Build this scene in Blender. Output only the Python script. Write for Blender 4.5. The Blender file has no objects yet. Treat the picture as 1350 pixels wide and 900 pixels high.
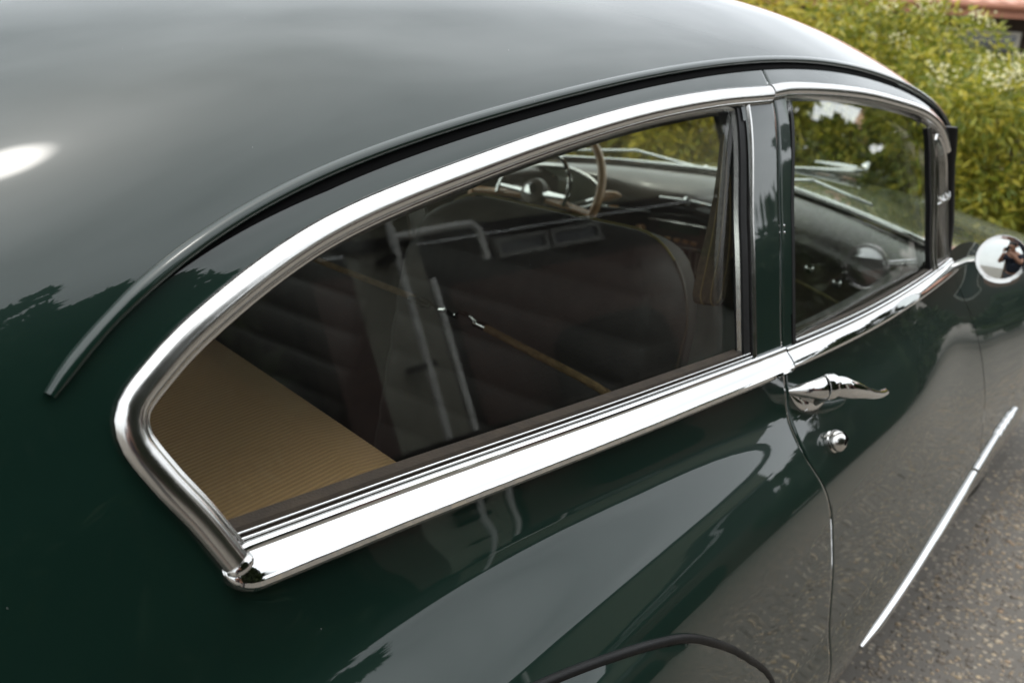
import bpy, bmesh, math, random
import numpy as np
from mathutils import Vector, Matrix
R=math.radians
random.seed(7); rng=np.random.default_rng(7)
sc=bpy.context.scene
COL=sc.collection
# ---------------------------------------------------------------- camera
CAM=(-1.43,-1.37,1.47); YAW,PIT,ROL=R(37),R(18.0),R(4.9)
h_=Vector((math.cos(YAW),math.sin(YAW),0)); fwd=h_*math.cos(PIT)-Vector((0,0,math.sin(PIT)))
rgt=Vector((math.sin(YAW),-math.cos(YAW),0)); up=rgt.cross(fwd)
r2=rgt*math.cos(ROL)+up*math.sin(ROL); u2=r2.cross(fwd)
cd=bpy.data.cameras.new('camera'); cam=bpy.data.objects.new('camera',cd); COL.objects.link(cam)
m=Matrix((r2,u2,-fwd)).transposed().to_4x4(); m.translation=CAM; cam.matrix_world=m
cd.sensor_width=36; cd.lens=36*1300/1350; cd.clip_start=.02; cd.clip_end=2000
cd.dof.use_dof=True; cd.dof.focus_distance=1.02; cd.dof.aperture_fstop=6.8
sc.camera=cam
# ---------------------------------------------------------------- light
SUN_EL,SUN_AZ=R(84),R(26)          # azimuth from +x towards +y
sdir=Vector((math.cos(SUN_EL)*math.cos(SUN_AZ),math.cos(SUN_EL)*math.sin(SUN_AZ),math.sin(SUN_EL)))
w=bpy.data.worlds.new('World'); sc.world=w; w.use_nodes=True
nt=w.node_tree; nt.nodes.clear()
def N(nt,t,**k):
    n=nt.nodes.new(t)
    for a,b in k.items(): setattr(n,a,b)
    return n
def L(nt,a,b): nt.links.new(a,b)
def math_(nt,op,a,b=None,c=None,clamp=False):
    n=N(nt,'ShaderNodeMath',operation=op); n.use_clamp=clamp
    for i,v in enumerate((a,b,c)):
        if v is None: continue
        if isinstance(v,(int,float)): n.inputs[i].default_value=v
        else: L(nt,v,n.inputs[i])
    return n.outputs[0]
def mixc(nt,fac,a,b,mode='MIX'):
    n=N(nt,'ShaderNodeMix',data_type='RGBA',blend_type=mode)
    for s,v in ((n.inputs['Factor'],fac),(n.inputs[6],a),(n.inputs[7],b)):
        if isinstance(v,(int,float)): s.default_value=v
        elif isinstance(v,tuple): s.default_value=tuple(v)+(1,)*(4-len(v))
        else: L(nt,v,s)
    return n.outputs[2]
out=N(nt,'ShaderNodeOutputWorld'); bg=N(nt,'ShaderNodeBackground'); L(nt,bg.outputs[0],out.inputs[0])
sky=N(nt,'ShaderNodeTexSky',sky_type='NISHITA'); sky.sun_disc=False; sky.sun_elevation=SUN_EL; sky.sun_rotation=R(90)-SUN_AZ
sky.air_density=1.0; sky.dust_density=3.0
tc=N(nt,'ShaderNodeTexCoord')
mp=N(nt,'ShaderNodeMapping'); mp.inputs['Scale'].default_value=(1,1,2.2); L(nt,tc.outputs['Generated'],mp.inputs[0])
nz=N(nt,'ShaderNodeTexNoise'); nz.inputs['Scale'].default_value=1.6; nz.inputs['Detail'].default_value=5; nz.inputs['Roughness'].default_value=.5; nz.inputs['Distortion'].default_value=.3
L(nt,mp.outputs[0],nz.inputs['Vector'])
sx_=N(nt,'ShaderNodeSeparateXYZ'); L(nt,tc.outputs['Generated'],sx_.inputs[0])
el_=math_(nt,'MULTIPLY_ADD',math_(nt,'MAXIMUM',sx_.outputs[2],0.0),.42,.62)   # overcast: zenith brighter than horizon
cl=math_(nt,'MULTIPLY',math_(nt,'MULTIPLY_ADD',nz.outputs[0],15.0,2.6),el_)       # overcast cloud radiance
cc=N(nt,'ShaderNodeCombineColor'); 
L(nt,math_(nt,'MULTIPLY',cl,.965),cc.inputs[0]); L(nt,cl,cc.inputs[1]); L(nt,math_(nt,'MULTIPLY',cl,1.02),cc.inputs[2])
base=mixc(nt,.86,sky.outputs[0],cc.outputs[0])
# the sun glowing through thin cloud
vm=N(nt,'ShaderNodeVectorMath',operation='DOT_PRODUCT'); L(nt,tc.outputs['Generated'],vm.inputs[0]); vm.inputs[1].default_value=sdir
dp=math_(nt,'MAXIMUM',vm.outputs['Value'],0.0)
gl=math_(nt,'ADD',math_(nt,'MULTIPLY',math_(nt,'POWER',dp,420.0),15.0),math_(nt,'MULTIPLY',math_(nt,'POWER',dp,22.0),4.5))
gc=N(nt,'ShaderNodeCombineColor')
for i,k in enumerate((1.0,.98,.93)): L(nt,math_(nt,'MULTIPLY',gl,k),gc.inputs[i])
tot=mixc(nt,1.0,base,gc.outputs[0],'ADD')
L(nt,tot,bg.inputs[0]); bg.inputs[1].default_value=.10
sl=bpy.data.lights.new('sun','SUN'); sl.energy=.6; sl.angle=R(10); sl.color=(1,.96,.9)
sl.use_nodes=True; _t=sl.node_tree; _e=[n for n in _t.nodes if n.type=='EMISSION'][0]
_g=N(_t,'ShaderNodeNewGeometry'); _d=N(_t,'ShaderNodeVectorMath',operation='DOT_PRODUCT'); L(_t,_g.outputs['Normal'],_d.inputs[0]); _d.inputs[1].default_value=sdir
_c=math_(_t,'ABSOLUTE',_d.outputs['Value']); _m=N(_t,'ShaderNodeMapRange'); _m.interpolation_type='SMOOTHERSTEP'; L(_t,_c,_m.inputs[0]); _m.inputs[1].default_value=math.cos(R(5.0)); _m.inputs[2].default_value=1.0; _m.inputs[3].default_value=0; _m.inputs[4].default_value=.26
L(_t,_m.outputs[0],_e.inputs['Strength'])      # veiled by thin cloud: the disc fades towards its rim
so=bpy.data.objects.new('sun',sl); COL.objects.link(so); so.rotation_euler=sdir.to_track_quat('Z','Y').to_euler()
sc.view_settings.view_transform='Standard'; sc.view_settings.look='None'; sc.view_settings.gamma=1; sc.view_settings.exposure=1.45
sc.view_settings.use_curve_mapping=False
sc.cycles.max_bounces=10; sc.cycles.transparent_max_bounces=24; sc.cycles.glossy_bounces=6
sc.cycles.sample_clamp_indirect=6
# ---------------------------------------------------------------- materials
def mat(name,col,rough=.5,metal=0.,spec=.5,coat=0.,var=None,scale=8.,bump=0.,bscale=40.,bdist=.002,rvar=0.,coord='Object',stretch=(1,1,1),detail=4):
    m=bpy.data.materials.new(name); m.use_nodes=True; t=m.node_tree; b=t.nodes['Principled BSDF']
    b.inputs['Base Color'].default_value=tuple(col)+(1,); b.inputs['Roughness'].default_value=rough; b.inputs['Metallic'].default_value=metal
    b.inputs['Specular IOR Level'].default_value=spec; b.inputs['Coat Weight'].default_value=coat; b.inputs['Coat Roughness'].default_value=.015
    c=N(t,'ShaderNodeTexCoord'); mp=N(t,'ShaderNodeMapping'); mp.inputs['Scale'].default_value=stretch; L(t,c.outputs[coord],mp.inputs[0])
    if var is not None:
        n=N(t,'ShaderNodeTexNoise'); n.inputs['Scale'].default_value=scale; n.inputs['Detail'].default_value=detail; L(t,mp.outputs[0],n.inputs['Vector'])
        r=N(t,'ShaderNodeMapRange'); L(t,n.outputs[0],r.inputs[0]); r.inputs[1].default_value=.3; r.inputs[2].default_value=.7
        L(t,mixc(t,r.outputs[0],tuple(col),tuple(var)),b.inputs['Base Color'])
    if rvar:
        n=N(t,'ShaderNodeTexNoise'); n.inputs['Scale'].default_value=scale*2.3; n.inputs['Detail'].default_value=5; L(t,mp.outputs[0],n.inputs['Vector'])
        L(t,math_(t,'MAXIMUM',math_(t,'MULTIPLY_ADD',n.outputs[0],rvar*2,rough-rvar),.0),b.inputs['Roughness'])
    if bump:
        n=N(t,'ShaderNodeTexNoise'); n.inputs['Scale'].default_value=bscale; n.inputs['Detail'].default_value=3; L(t,mp.outputs[0],n.inputs['Vector'])
        bp=N(t,'ShaderNodeBump'); bp.inputs['Strength'].default_value=bump; bp.inputs['Distance'].default_value=bdist; L(t,n.outputs[0],bp.inputs['Height']); L(t,bp.outputs[0],b.inputs['Normal'])
        if coat: L(t,bp.outputs[0],b.inputs['Coat Normal'])
    return m
def paint_mat():
    m=mat('green_paint',(.0045,.0155,.0108),.35,spec=.08,coat=1.0,bump=.03,bscale=7,bdist=.004)
    t=m.node_tree; b=t.nodes['Principled BSDF']; c=N(t,'ShaderNodeTexCoord')
    # dust specks
    v=N(t,'ShaderNodeTexVoronoi'); v.inputs['Scale'].default_value=42; L(t,c.outputs['Object'],v.inputs['Vector'])
    d=math_(t,'LESS_THAN',v.outputs['Distance'],.014)
    sepc=N(t,'ShaderNodeSeparateColor'); L(t,v.outputs['Color'],sepc.inputs[0])
    d=math_(t,'MULTIPLY',d,math_(t,'GREATER_THAN',sepc.outputs[0],.62))
    L(t,mixc(t,d,(.0045,.0155,.0108),(.30,.31,.29)),b.inputs['Base Color'])
    L(t,math_(t,'SUBTRACT',1.0,d),b.inputs['Coat Weight'])
    # faint haze film in the polish
    n=N(t,'ShaderNodeTexNoise'); n.inputs['Scale'].default_value=5; n.inputs['Detail'].default_value=6; L(t,c.outputs['Object'],n.inputs['Vector'])
    L(t,math_(t,'MULTIPLY_ADD',n.outputs[0],.03,.0),b.inputs['Coat Roughness'])
    return m
def glass_mat(name='window_glass',tint=(.93,.95,.92),f0=.030):
    m=bpy.data.materials.new(name); m.use_nodes=True; t=m.node_tree; t.nodes.clear()
    o=N(t,'ShaderNodeOutputMaterial'); g=N(t,'ShaderNodeNewGeometry')
    vm=N(t,'ShaderNodeVectorMath',operation='DOT_PRODUCT'); L(t,g.outputs['Incoming'],vm.inputs[0]); L(t,g.outputs['Normal'],vm.inputs[1])
    c=math_(t,'SUBTRACT',1.0,math_(t,'ABSOLUTE',vm.outputs['Value'])); f=math_(t,'MULTIPLY_ADD',math_(t,'POWER',c,5.0),1-f0,f0)
    tr=N(t,'ShaderNodeBsdfTransparent'); tr.inputs[0].default_value=tint+(1,); gs=N(t,'ShaderNodeBsdfGlossy'); gs.inputs['Roughness'].default_value=0.0; gs.inputs[0].default_value=(1,1,1,1)
    mx=N(t,'ShaderNodeMixShader'); L(t,f,mx.inputs[0]); L(t,tr.outputs[0],mx.inputs[1]); L(t,gs.outputs[0],mx.inputs[2])
    df=N(t,'ShaderNodeBsdfDiffuse'); df.inputs[0].default_value=(.5,.5,.47,1)
    nn=N(t,'ShaderNodeTexNoise'); nn.inputs['Scale'].default_value=6; nn.inputs['Detail'].default_value=6; cc=N(t,'ShaderNodeTexCoord'); L(t,cc.outputs['Object'],nn.inputs['Vector'])
    v=N(t,'ShaderNodeTexVoronoi'); v.inputs['Scale'].default_value=60; L(t,cc.outputs['Object'],v.inputs['Vector'])
    sp_=math_(t,'MULTIPLY',math_(t,'LESS_THAN',v.outputs['Distance'],.035),.35)
    m2=N(t,'ShaderNodeMixShader'); L(t,math_(t,'ADD',math_(t,'MULTIPLY',nn.outputs[0],.006),math_(t,'MULTIPLY',sp_,.5)),m2.inputs[0]); L(t,mx.outputs[0],m2.inputs[1]); L(t,df.outputs[0],m2.inputs[2])
    L(t,m2.outputs[0],o.inputs[0]); return m
M={}
M['paint']=paint_mat()
M['slat']=mat('speaker_slat',(.26,.21,.16),.5)
M['chrome']=mat('bright_chrome',(.66,.66,.65),.05,1.0,rvar=.035,scale=20,bump=.10,bscale=14,bdist=.003)
M['trim']=mat('polished_trim',(.62,.61,.59),.2,1.0,rvar=.07,scale=30,bump=.10,bscale=22,bdist=.002)
M['mirror']=mat('mirror_glass',(.60,.62,.60),.0,1.0)
M['glass']=glass_mat()
M['rubber']=mat('black_rubber',(.006,.006,.006),.5,spec=.2,rvar=.1,bump=.2,bscale=120)
M['felt']=mat('brown_felt',(.030,.020,.011),.9,var=(.018,.012,.007),scale=60,bump=.4,bscale=300)
M['tan']=None
M['dark_cloth']=mat('dark_seat_cloth',(.026,.021,.020),.6,var=(.038,.03,.028),scale=30,bump=.3,bscale=200)
M['grey_cloth']=mat('grey_trim_cloth',(.34,.34,.325),.85,var=(.28,.28,.27),scale=15,bump=.3,bscale=150)
M['piping']=mat('yellow_piping',(.20,.165,.05),.6,bump=.2,bscale=200)
M['cord']=mat('tan_cord',(.20,.125,.052),.8,var=(.11,.065,.025),scale=90,bump=.6,bscale=260)
M['strap']=mat('woven_strap',(.105,.078,.052),.85,var=(.050,.038,.027),scale=120,bump=.6,bscale=350)
M['stitch']=mat('strap_stitching',(.24,.175,.09),.8)
M['dash']=mat('brown_dash_paint',(.034,.024,.019),.35,coat=.45,bump=.05,bscale=20)
M['dash_dark']=mat('dark_dash_panel',(.075,.054,.038),.45)
M['gauge']=mat('gauge_face',(.05,.06,.035),.3,coat=.5)
M['wood']=mat('tan_wheel_rim',(.40,.21,.08),.35,coat=.4,var=(.33,.165,.06),scale=12)
M['lining']=mat('headliner_cloth',(.03,.027,.024),.95,bump=.3,bscale=200)
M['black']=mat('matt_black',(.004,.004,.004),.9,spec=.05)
def ribbed():
    m=mat('tan_ribbed_cloth',(.155,.105,.052),.9,var=(.125,.083,.04),scale=25,bump=.3,bscale=300); t=m.node_tree; b=t.nodes['Principled BSDF']
    c=N(t,'ShaderNodeTexCoord'); mp=N(t,'ShaderNodeMapping'); mp.inputs['Rotation'].default_value=(0,0,R(-8)); L(t,c.outputs['Object'],mp.inputs[0])
    w=N(t,'ShaderNodeTexWave',bands_direction='Y'); w.inputs['Scale'].default_value=46; w.inputs['Distortion'].default_value=.12; w.inputs['Detail'].default_value=3; L(t,mp.outputs[0],w.inputs['Vector'])
    bp=N(t,'ShaderNodeBump'); bp.inputs['Strength'].default_value=.5; bp.inputs['Distance'].default_value=.002; L(t,w.outputs[0],bp.inputs['Height']); L(t,bp.outputs[0],b.inputs['Normal'])
    L(t,mixc(t,w.outputs[0],(.265,.150,.066),(.335,.200,.092)),b.inputs['Base Color'])
    return m
M['tan']=ribbed()
# ---------------------------------------------------------------- helpers
def link(o,parent=None):
    COL.objects.link(o)
    if parent: o.parent=parent
    return o
def tag(o,label=None,cat=None,group=None,kind=None):
    for k,v in (('label',label),('category',cat),('group',group),('kind',kind)):
        if v: o[k]=v
    return o
def empty(name,loc=(0,0,0),rz=0.,**k):
    o=bpy.data.objects.new(name,None); o.location=loc; o.rotation_euler=(0,0,rz); o.empty_display_size=.1; link(o); return tag(o,**k)
def obj(name,v,f,m,parent=None,smooth=True,autos=None,fix=False):
    me=bpy.data.meshes.new(name); me.from_pydata([tuple(map(float,p)) for p in v],[],[tuple(map(int,q)) for q in f]); 
    if fix:
        bm=bmesh.new(); bm.from_mesh(me); bmesh.ops.recalc_face_normals(bm,faces=bm.faces); bm.to_mesh(me); bm.free()
    if m: me.materials.append(m)
    if smooth: me.polygons.foreach_set('use_smooth',[True]*len(me.polygons))
    me.update()
    if autos is not None: me.set_sharp_from_angle(angle=R(autos))
    return link(bpy.data.objects.new(name,me),parent)
class MB:
    def __init__(s): s.v=[]; s.f=[]
    def add(s,v,f):
        b=len(s.v); s.v+= [tuple(p) for p in v]; s.f+=[tuple(i+b for i in q) for q in f]; return s
    def box(s,c,d,rot=None,bev=0.):
        x,y,z=[k/2 for k in d]
        vs=[Vector((a*x,b*y,e*z)) for a in(-1,1) for b in(-1,1) for e in(-1,1)]
        if rot is not None: vs=[rot@v for v in vs]
        return s.add([v+Vector(c) for v in vs],[(0,1,3,2),(4,6,7,5),(0,4,5,1),(2,3,7,6),(0,2,6,4),(1,5,7,3)])
    def tube(s,pts,r,n=10,caps=True,closed=False):
        pts=[Vector(p) for p in pts]; k=len(pts); rr=r if isinstance(r,(list,tuple,np.ndarray)) else [r]*k
        prev=None; rings=[]
        for i,p in enumerate(pts):
            if closed: t=pts[(i+1)%k]-pts[i-1]
            else: t=pts[min(i+1,k-1)]-pts[max(i-1,0)]
            t=t.normalized()
            if prev is None:
                a=Vector((0,0,1)) if abs(t.z)<.9 else Vector((1,0,0)); nn=(a-t*a.dot(t)).normalized()
            else: nn=(prev-t*prev.dot(t)).normalized()
            prev=nn; bb=t.cross(nn)
            rings.append([p+(nn*math.cos(2*math.pi*j/n)+bb*math.sin(2*math.pi*j/n))*rr[i] for j in range(n)])
        v=[q for r_ in rings for q in r_]; f=[]
        for i in range(k if closed else k-1):
            for j in range(n):
                a=i*n+j; b=i*n+(j+1)%n; c=((i+1)%k)*n+(j+1)%n; d=((i+1)%k)*n+j; f.append((a,b,c,d))
        if caps and not closed: f+= [tuple(range(n))[::-1],tuple((k-1)*n+j for j in range(n))]
        return s.add(v,f)
    def lathe(s,c,axis,prof,n=24):
        """prof: list of (r,h) along axis"""
        ax=Vector(axis).normalized(); a=Vector((0,0,1)) if abs(ax.z)<.9 else Vector((1,0,0)); e1=(a-ax*a.dot(ax)).normalized(); e2=ax.cross(e1); c=Vector(c)
        v=[c+ax*h+(e1*math.cos(2*math.pi*j/n)+e2*math.sin(2*math.pi*j/n))*r for r,h in prof for j in range(n)]; f=[]
        for i in range(len(prof)-1):
            for j in range(n): f.append((i*n+j,i*n+(j+1)%n,(i+1)*n+(j+1)%n,(i+1)*n+j))
        f+=[tuple(range(n))[::-1],tuple((len(prof)-1)*n+j for j in range(n))]
        return s.add(v,f)
    def build(s,name,m,parent=None,smooth=True,autos=35,bev=0.):
        o=obj(name,s.v,s.f,m,parent,smooth,autos,fix=True)
        if bev:
            md=o.modifiers.new('bevel','BEVEL'); md.width=bev; md.segments=2; md.limit_method='ANGLE'
        return o
# ---------------------------------------------------------------- body surface
def herm(xs,vs):
    xs=np.asarray(xs,float); vs=np.asarray(vs,float)
    if vs.ndim==1: vs=vs[:,None]; sq=True
    else: sq=False
    h=np.diff(xs)[:,None]; d=np.diff(vs,axis=0)/h
    m=np.empty_like(vs); m[0]=d[0]; m[-1]=d[-1]
    m[1:-1]=(d[:-1]*h[1:]+d[1:]*h[:-1])/(h[1:]+h[:-1])
    def f(x):
        x=np.asarray(x,float); i=np.clip(np.searchsorted(xs,x)-1,0,len(xs)-2)
        hh=(xs[i+1]-xs[i]); t=np.clip((x-xs[i])/hh,-.5,1.5)[...,None]; hh=hh[...,None]
        r=(2*t**3-3*t**2+1)*vs[i]+(t**3-2*t**2+t)*hh*m[i]+(-2*t**3+3*t**2)*vs[i+1]+(t**3-t**2)*hh*m[i+1]
        return r[...,0] if sq else r
    return f
# stations: x, then half-section control points (y outward positive, z) : A roof centre ... M sill
SEC={
-2.45:[(0,.86),(.25,.845),(.42,.79),(.54,.72),(.62,.66),(.69,.61),(.75,.56),(.79,.53),(.84,.49),(.88,.45),(.89,.40),(.88,.32),(.84,.25)],
-2.0:[(0,1.115),(.30,1.10),(.50,1.03),(.63,.935),(.70,.855),(.74,.79),(.795,.72),(.85,.675),(.905,.62),(.945,.57),(.96,.48),(.95,.34),(.90,.22)],
-1.5:[(0,1.325),(.33,1.305),(.55,1.225),(.675,1.12),(.735,1.01),(.775,.93),(.82,.84),(.865,.77),(.915,.70),(.95,.62),(.955,.50),(.945,.35),(.90,.21)],
-1.1:[(0,1.455),(.35,1.432),(.57,1.358),(.690,1.255),(.748,1.13),(.788,1.01),(.824,.905),(.890,.830),(.945,.757),(.970,.67),(.975,.53),(.96,.35),(.91,.2)],
-.8:[(0,1.52),(.35,1.498),(.56,1.433),(.685,1.33),(.754,1.19),(.80,1.02),(.829,.940),(.901,.856),(.949,.785),(.969,.70),(.97,.55),(.96,.37),(.90,.2)],
-.4:[(0,1.562),(.35,1.543),(.57,1.483),(.70,1.385),(.775,1.20),(.826,1.02),(.847,.951),(.905,.872),(.944,.803),(.957,.70),(.962,.55),(.955,.38),(.89,.2)],
0:[(0,1.58),(.35,1.563),(.58,1.508),(.715,1.415),(.79,1.215),(.842,1.02),(.867,.944),(.903,.884),(.938,.818),(.951,.71),(.960,.55),(.966,.42),(.90,.22)],
.5:[(0,1.565),(.35,1.55),(.58,1.498),(.718,1.405),(.79,1.21),(.832,1.02),(.860,.942),(.890,.888),(.924,.815),(.945,.70),(.958,.55),(.966,.43),(.90,.22)],
.95:[(0,1.51),(.35,1.492),(.58,1.435),(.722,1.345),(.762,1.18),(.79,1.03),(.825,.947),(.856,.895),(.892,.815),(.928,.70),(.948,.56),(.956,.45),(.89,.24)],
1.3:[(0,1.42),(.35,1.40),(.55,1.35),(.68,1.25),(.72,1.13),(.752,1.015),(.790,.945),(.835,.885),(.88,.81),(.918,.70),(.936,.58),(.942,.48),(.88,.26)],
2.0:[(0,1.06),(.2,1.055),(.36,1.04),(.5,1.0),(.62,.96),(.72,.905),(.80,.868),(.85,.82),(.89,.75),(.915,.68),(.925,.58),(.925,.46),(.87,.26)],
2.7:[(0,.98),(.18,.975),(.33,.955),(.46,.91),(.58,.88),(.68,.85),(.76,.81),(.81,.76),(.86,.70),(.89,.63),(.90,.52),(.88,.36),(.84,.24)],
3.1:[(0,.85),(.15,.845),(.28,.83),(.40,.81),(.50,.79),(.58,.77),(.65,.73),(.70,.69),(.74,.63),(.77,.56),(.78,.48),(.77,.38),(.74,.3)],
}
_xs=sorted(SEC); _ctl=herm(_xs,np.array([np.array(SEC[x]).ravel() for x in _xs]))
def ctl(x): return _ctl(x).reshape(np.shape(x)+(-1,2))
NS=240; _DX=.005
_gx=np.arange(-2.46,3.16,_DX)
def _raw(x):
    p=ctl(float(x)); d=np.concatenate([[0],np.cumsum(np.hypot(*np.diff(p,axis=0).T)**.5)]); return herm(d,p)(np.linspace(0,d[-1],NS))
_TAB=np.array([_raw(x) for x in _gx])
_SRT=[]
for _s in _TAB:
    _o=np.argsort(_s[:,1],kind='stable'); _SRT.append((_s[_o,1],_s[_o,0]))
def section(x,n=NS):
    """half section (y outward, z) at station x, n points from roof centre to sill"""
    u=(float(x)-_gx[0])/_DX; i=int(min(max(u,0),len(_gx)-2)); q=_TAB[i]+(_TAB[i+1]-_TAB[i])*(u-i)
    if n!=NS:
        k=np.linspace(0,NS-1,n); j=np.minimum(k.astype(int),NS-2); q=q[j]+(q[j+1]-q[j])*(k-j)[:,None]
    return q
def Y(x,z):
    """half width of the body side at x,z (positive)"""
    u=(float(x)-_gx[0])/_DX; i=int(min(max(u,0),len(_gx)-2)); a=np.interp(z,*_SRT[i]); b=np.interp(z,*_SRT[i+1]); return float(a+(b-a)*(u-i))
def sp(x,z,off=0.):
    y=Y(x,z); e=.004
    if off:
        n=nrm(x,z); return np.array([x,-y,z])+n*off
    return np.array([x,-y,z])
def nrm(x,z):
    e=.006; y=Y(x,z); dx=(Y(x+e,z)-Y(x-e,z))/(2*e); dz=(Y(x,z+e)-Y(x,z-e))/(2*e)
    n=np.array([-dx,-1.,-dz]); n=np.array([-dx,-1,-dz]); return n/np.linalg.norm(n)

def V(p): return Vector([float(a) for a in p])
MIR=lambda v:[(p[0],-p[1],p[2]) for p in v]
def both(name,v,f,m,parent,smooth=True,autos=None,fix=False):
    """right-hand part and its mirror image on the far side"""
    a=obj(name,v,f,m,parent,smooth,autos,fix); b=obj(name,MIR(v),[q[::-1] for q in f],m,parent,smooth,autos,fix); return a,b
def smooth_path(pts,n):
    p=np.array(pts,float); d=np.concatenate([[0],np.cumsum(np.linalg.norm(np.diff(p,axis=0),axis=1)**.5)])
    dense=herm(d,p)(np.linspace(0,d[-1],n*8)); l=np.concatenate([[0],np.cumsum(np.linalg.norm(np.diff(dense,axis=0),axis=1))])
    s=np.linspace(0,l[-1],n); return np.stack([np.interp(s,l,dense[:,k]) for k in range(p.shape[1])],1)
def frames(path):
    """points on the body side for (x,z) path with tangent, normal, binormal"""
    P=[sp(*q) for q in path]; T=[];B=[];Nn=[]
    k=len(P)
    for i in range(k):
        t=P[min(i+1,k-1)]-P[max(i-1,0)]; t/=np.linalg.norm(t); n=nrm(*path[i]); n=n-t*(n@t); n/=np.linalg.norm(n); T.append(t);Nn.append(n);B.append(np.cross(n,t))
    return np.array(P),np.array(T),np.array(Nn),np.array(B)
def sweep(path,prof,scale=None,off=0.,fr=None):
    """prof: list of (b,n); returns v,f of a swept closed profile with end caps"""
    P,T,Nn,B=fr if fr is not None else frames(path); k=len(P); m=len(prof); v=[];f=[]
    for i in range(k):
        s=1. if scale is None else scale[i]
        for b,n in prof: v.append(P[i]+B[i]*b*s+Nn[i]*((n*s if n>0 else n)+off))
    for i in range(k-1):
        for j in range(m): f.append((i*m+j,i*m+(j+1)%m,(i+1)*m+(j+1)%m,(i+1)*m+j))
    f.append(tuple(range(m))[::-1]); f.append(tuple((k-1)*m+j for j in range(m)))
    return v,f
def inside(poly,x,z):
    c=False; n=len(poly); j=n-1
    for i in range(n):
        xi,zi=poly[i]; xj,zj=poly[j]
        if (zi>z)!=(zj>z) and x<(xj-xi)*(z-zi)/(zj-zi)+xi: c=not c
        j=i
    return c
SEAM=herm([.20,.40,.554,.68,.772,.83,.875,.922,.963,1.02,1.25,1.45],[.125,.103,.061,.033,.0,-.026,-.050,-.058,-.048,-.044,-.010,.03])
FSEAM=herm([.2,.6,.9,1.03,1.35],[1.09,1.09,1.085,1.06,.985])
DRIP=smooth_path([(-1.110,1.191),(-1.080,1.215),(-1.03,1.247),(-.944,1.288),(-.85,1.318),(-.737,1.343),(-.615,1.365),(-.341,1.41),(.082,1.44),(.344,1.441),(.659,1.411),(.908,1.364),(1.03,1.315)],150)
_q=np.linspace(-1,1,150); DRIP=np.stack([np.polyval(np.polyfit(_q,DRIP[:,0],7),_q),np.polyval(np.polyfit(_q,DRIP[:,1],7),_q)],1)
W1=smooth_path([(-.996,1.036),(-1.020,1.080),(-1.045,1.120),(-1.0585,1.150),(-1.056,1.169),(-1.027,1.194),(-.980,1.222),(-.857,1.273),(-.623,1.325),(-.363,1.367),(-.16,1.387),(.0035,1.394)],140)
BELT=herm([-1.01,-.6,-.2,0,.3,.6,.9,1.07],[1.033,1.026,1.020,1.016,1.010,1.006,1.000,.997])
W2T=smooth_path([(.0075,1.3965),(.08,1.401),(.346,1.395),(.547,1.380),(.779,1.351),(.891,1.318),(.965,1.27)],70)
# window openings (x,z)
i0=[p for p in W1 if p[0]<-.10]
O1=[(-.985,1.045)]+[tuple(p) for p in i0]+[(-.085,1.386),(-.135,1.03)]
O2=[(-.012,1.03),(.06,1.39)]+[tuple(p) for p in W2T if p[0]>.08]+[(1.02,1.12),(1.04,1.008)]
car=empty('vintage_car',(0,0,0),label='dark green vintage fastback coupe with chrome window trim, parked on pebbly asphalt',cat='car')
# ---- roof and rear quarters: one continuous shell, right side then mirrored
def shell(side):
    n=240; N1,N2=290,70; u1=np.linspace(0,1,N1); us=range(N1+N2); v=[];f=[]
    zdrip=lambda x: np.interp(x,DRIP[:,0],DRIP[:,1])
    ref=section(0.,n); kd=int(np.argmin(np.abs(ref[:,1]-1.432)))
    idx=-np.ones((len(us),n),int)
    for j in range(n):
        if j<=kd:
            y0=section(1.0,n)[j,0]; xe=1.13-.10*(y0/.72)**2
        else:
            xe=0.
            for _ in range(6): xe=float(SEAM(section(xe,n)[j,1]))-.002
        xs_=0.
        for _ in range(6): xs_=float(SEAM(section(xs_,n)[max(j,kd+1),1]))-.002
        g=-2.45+(xs_+2.45)*u1**.86
        if j<=kd: g=np.concatenate([g,xs_+(xe-xs_)*np.linspace(0,1,N2+1)[1:]])
        for i,x in enumerate(g):
            s=section(x,n)[j]; idx[i,j]=len(v); v.append((x,side*s[0],s[1]))
    for i in range(len(us)-1):
        for j in range(n-1):
            if j>=kd and i>=N1-1: continue
            q=(idx[i,j],idx[i+1,j],idx[i+1,j+1],idx[i,j+1])
            cx=sum(v[k][0] for k in q)/4; cz=sum(v[k][2] for k in q)/4; cy=abs(sum(v[k][1] for k in q)/4)
            if cy>.45 and inside(O1,cx,cz): continue
            if cy<.42 and -1.72<cx<-1.2: continue
            f.append(q if side>0 else q[::-1])
    # turned-in flange along the door seam
    for j in range(kd+1,n):
        a=v[idx[N1-1,j]]; v.append((a[0]+.0012,a[1]-side*.0012,a[2]))
    b=len(v)-(n-kd-1); b0=b
    for j in range(kd+1,n):
        a=v[idx[N1-1,j]]; v.append((a[0]+.0012,a[1]-side*.03,a[2]))
    b1=len(v)-(n-kd-1)
    for j in range(kd+1,n-1):
        q=(b0+j-kd-1,b1+j-kd-1,b1+j-kd,b0+j-kd); f.append(q if side>0 else q[::-1])
    for j in range(kd+1,n-1):
        q=(idx[N1-1,j],b0+j-kd-1,b0+j-kd,idx[N1-1,j+1]); f.append(q if side>0 else q[::-1])
    return v,f
vr,fr_=shell(-1); vl,fl=shell(1)
k=len(vr); body=obj('body_shell',vr+vl,fr_+[tuple(i+k for i in q) for q in fl],M['paint'],car,autos=50)
bm=bmesh.new(); bm.from_mesh(body.data); bmesh.ops.remove_doubles(bm,verts=bm.verts,dist=1e-5); bm.to_mesh(body.data); bm.free()
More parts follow.
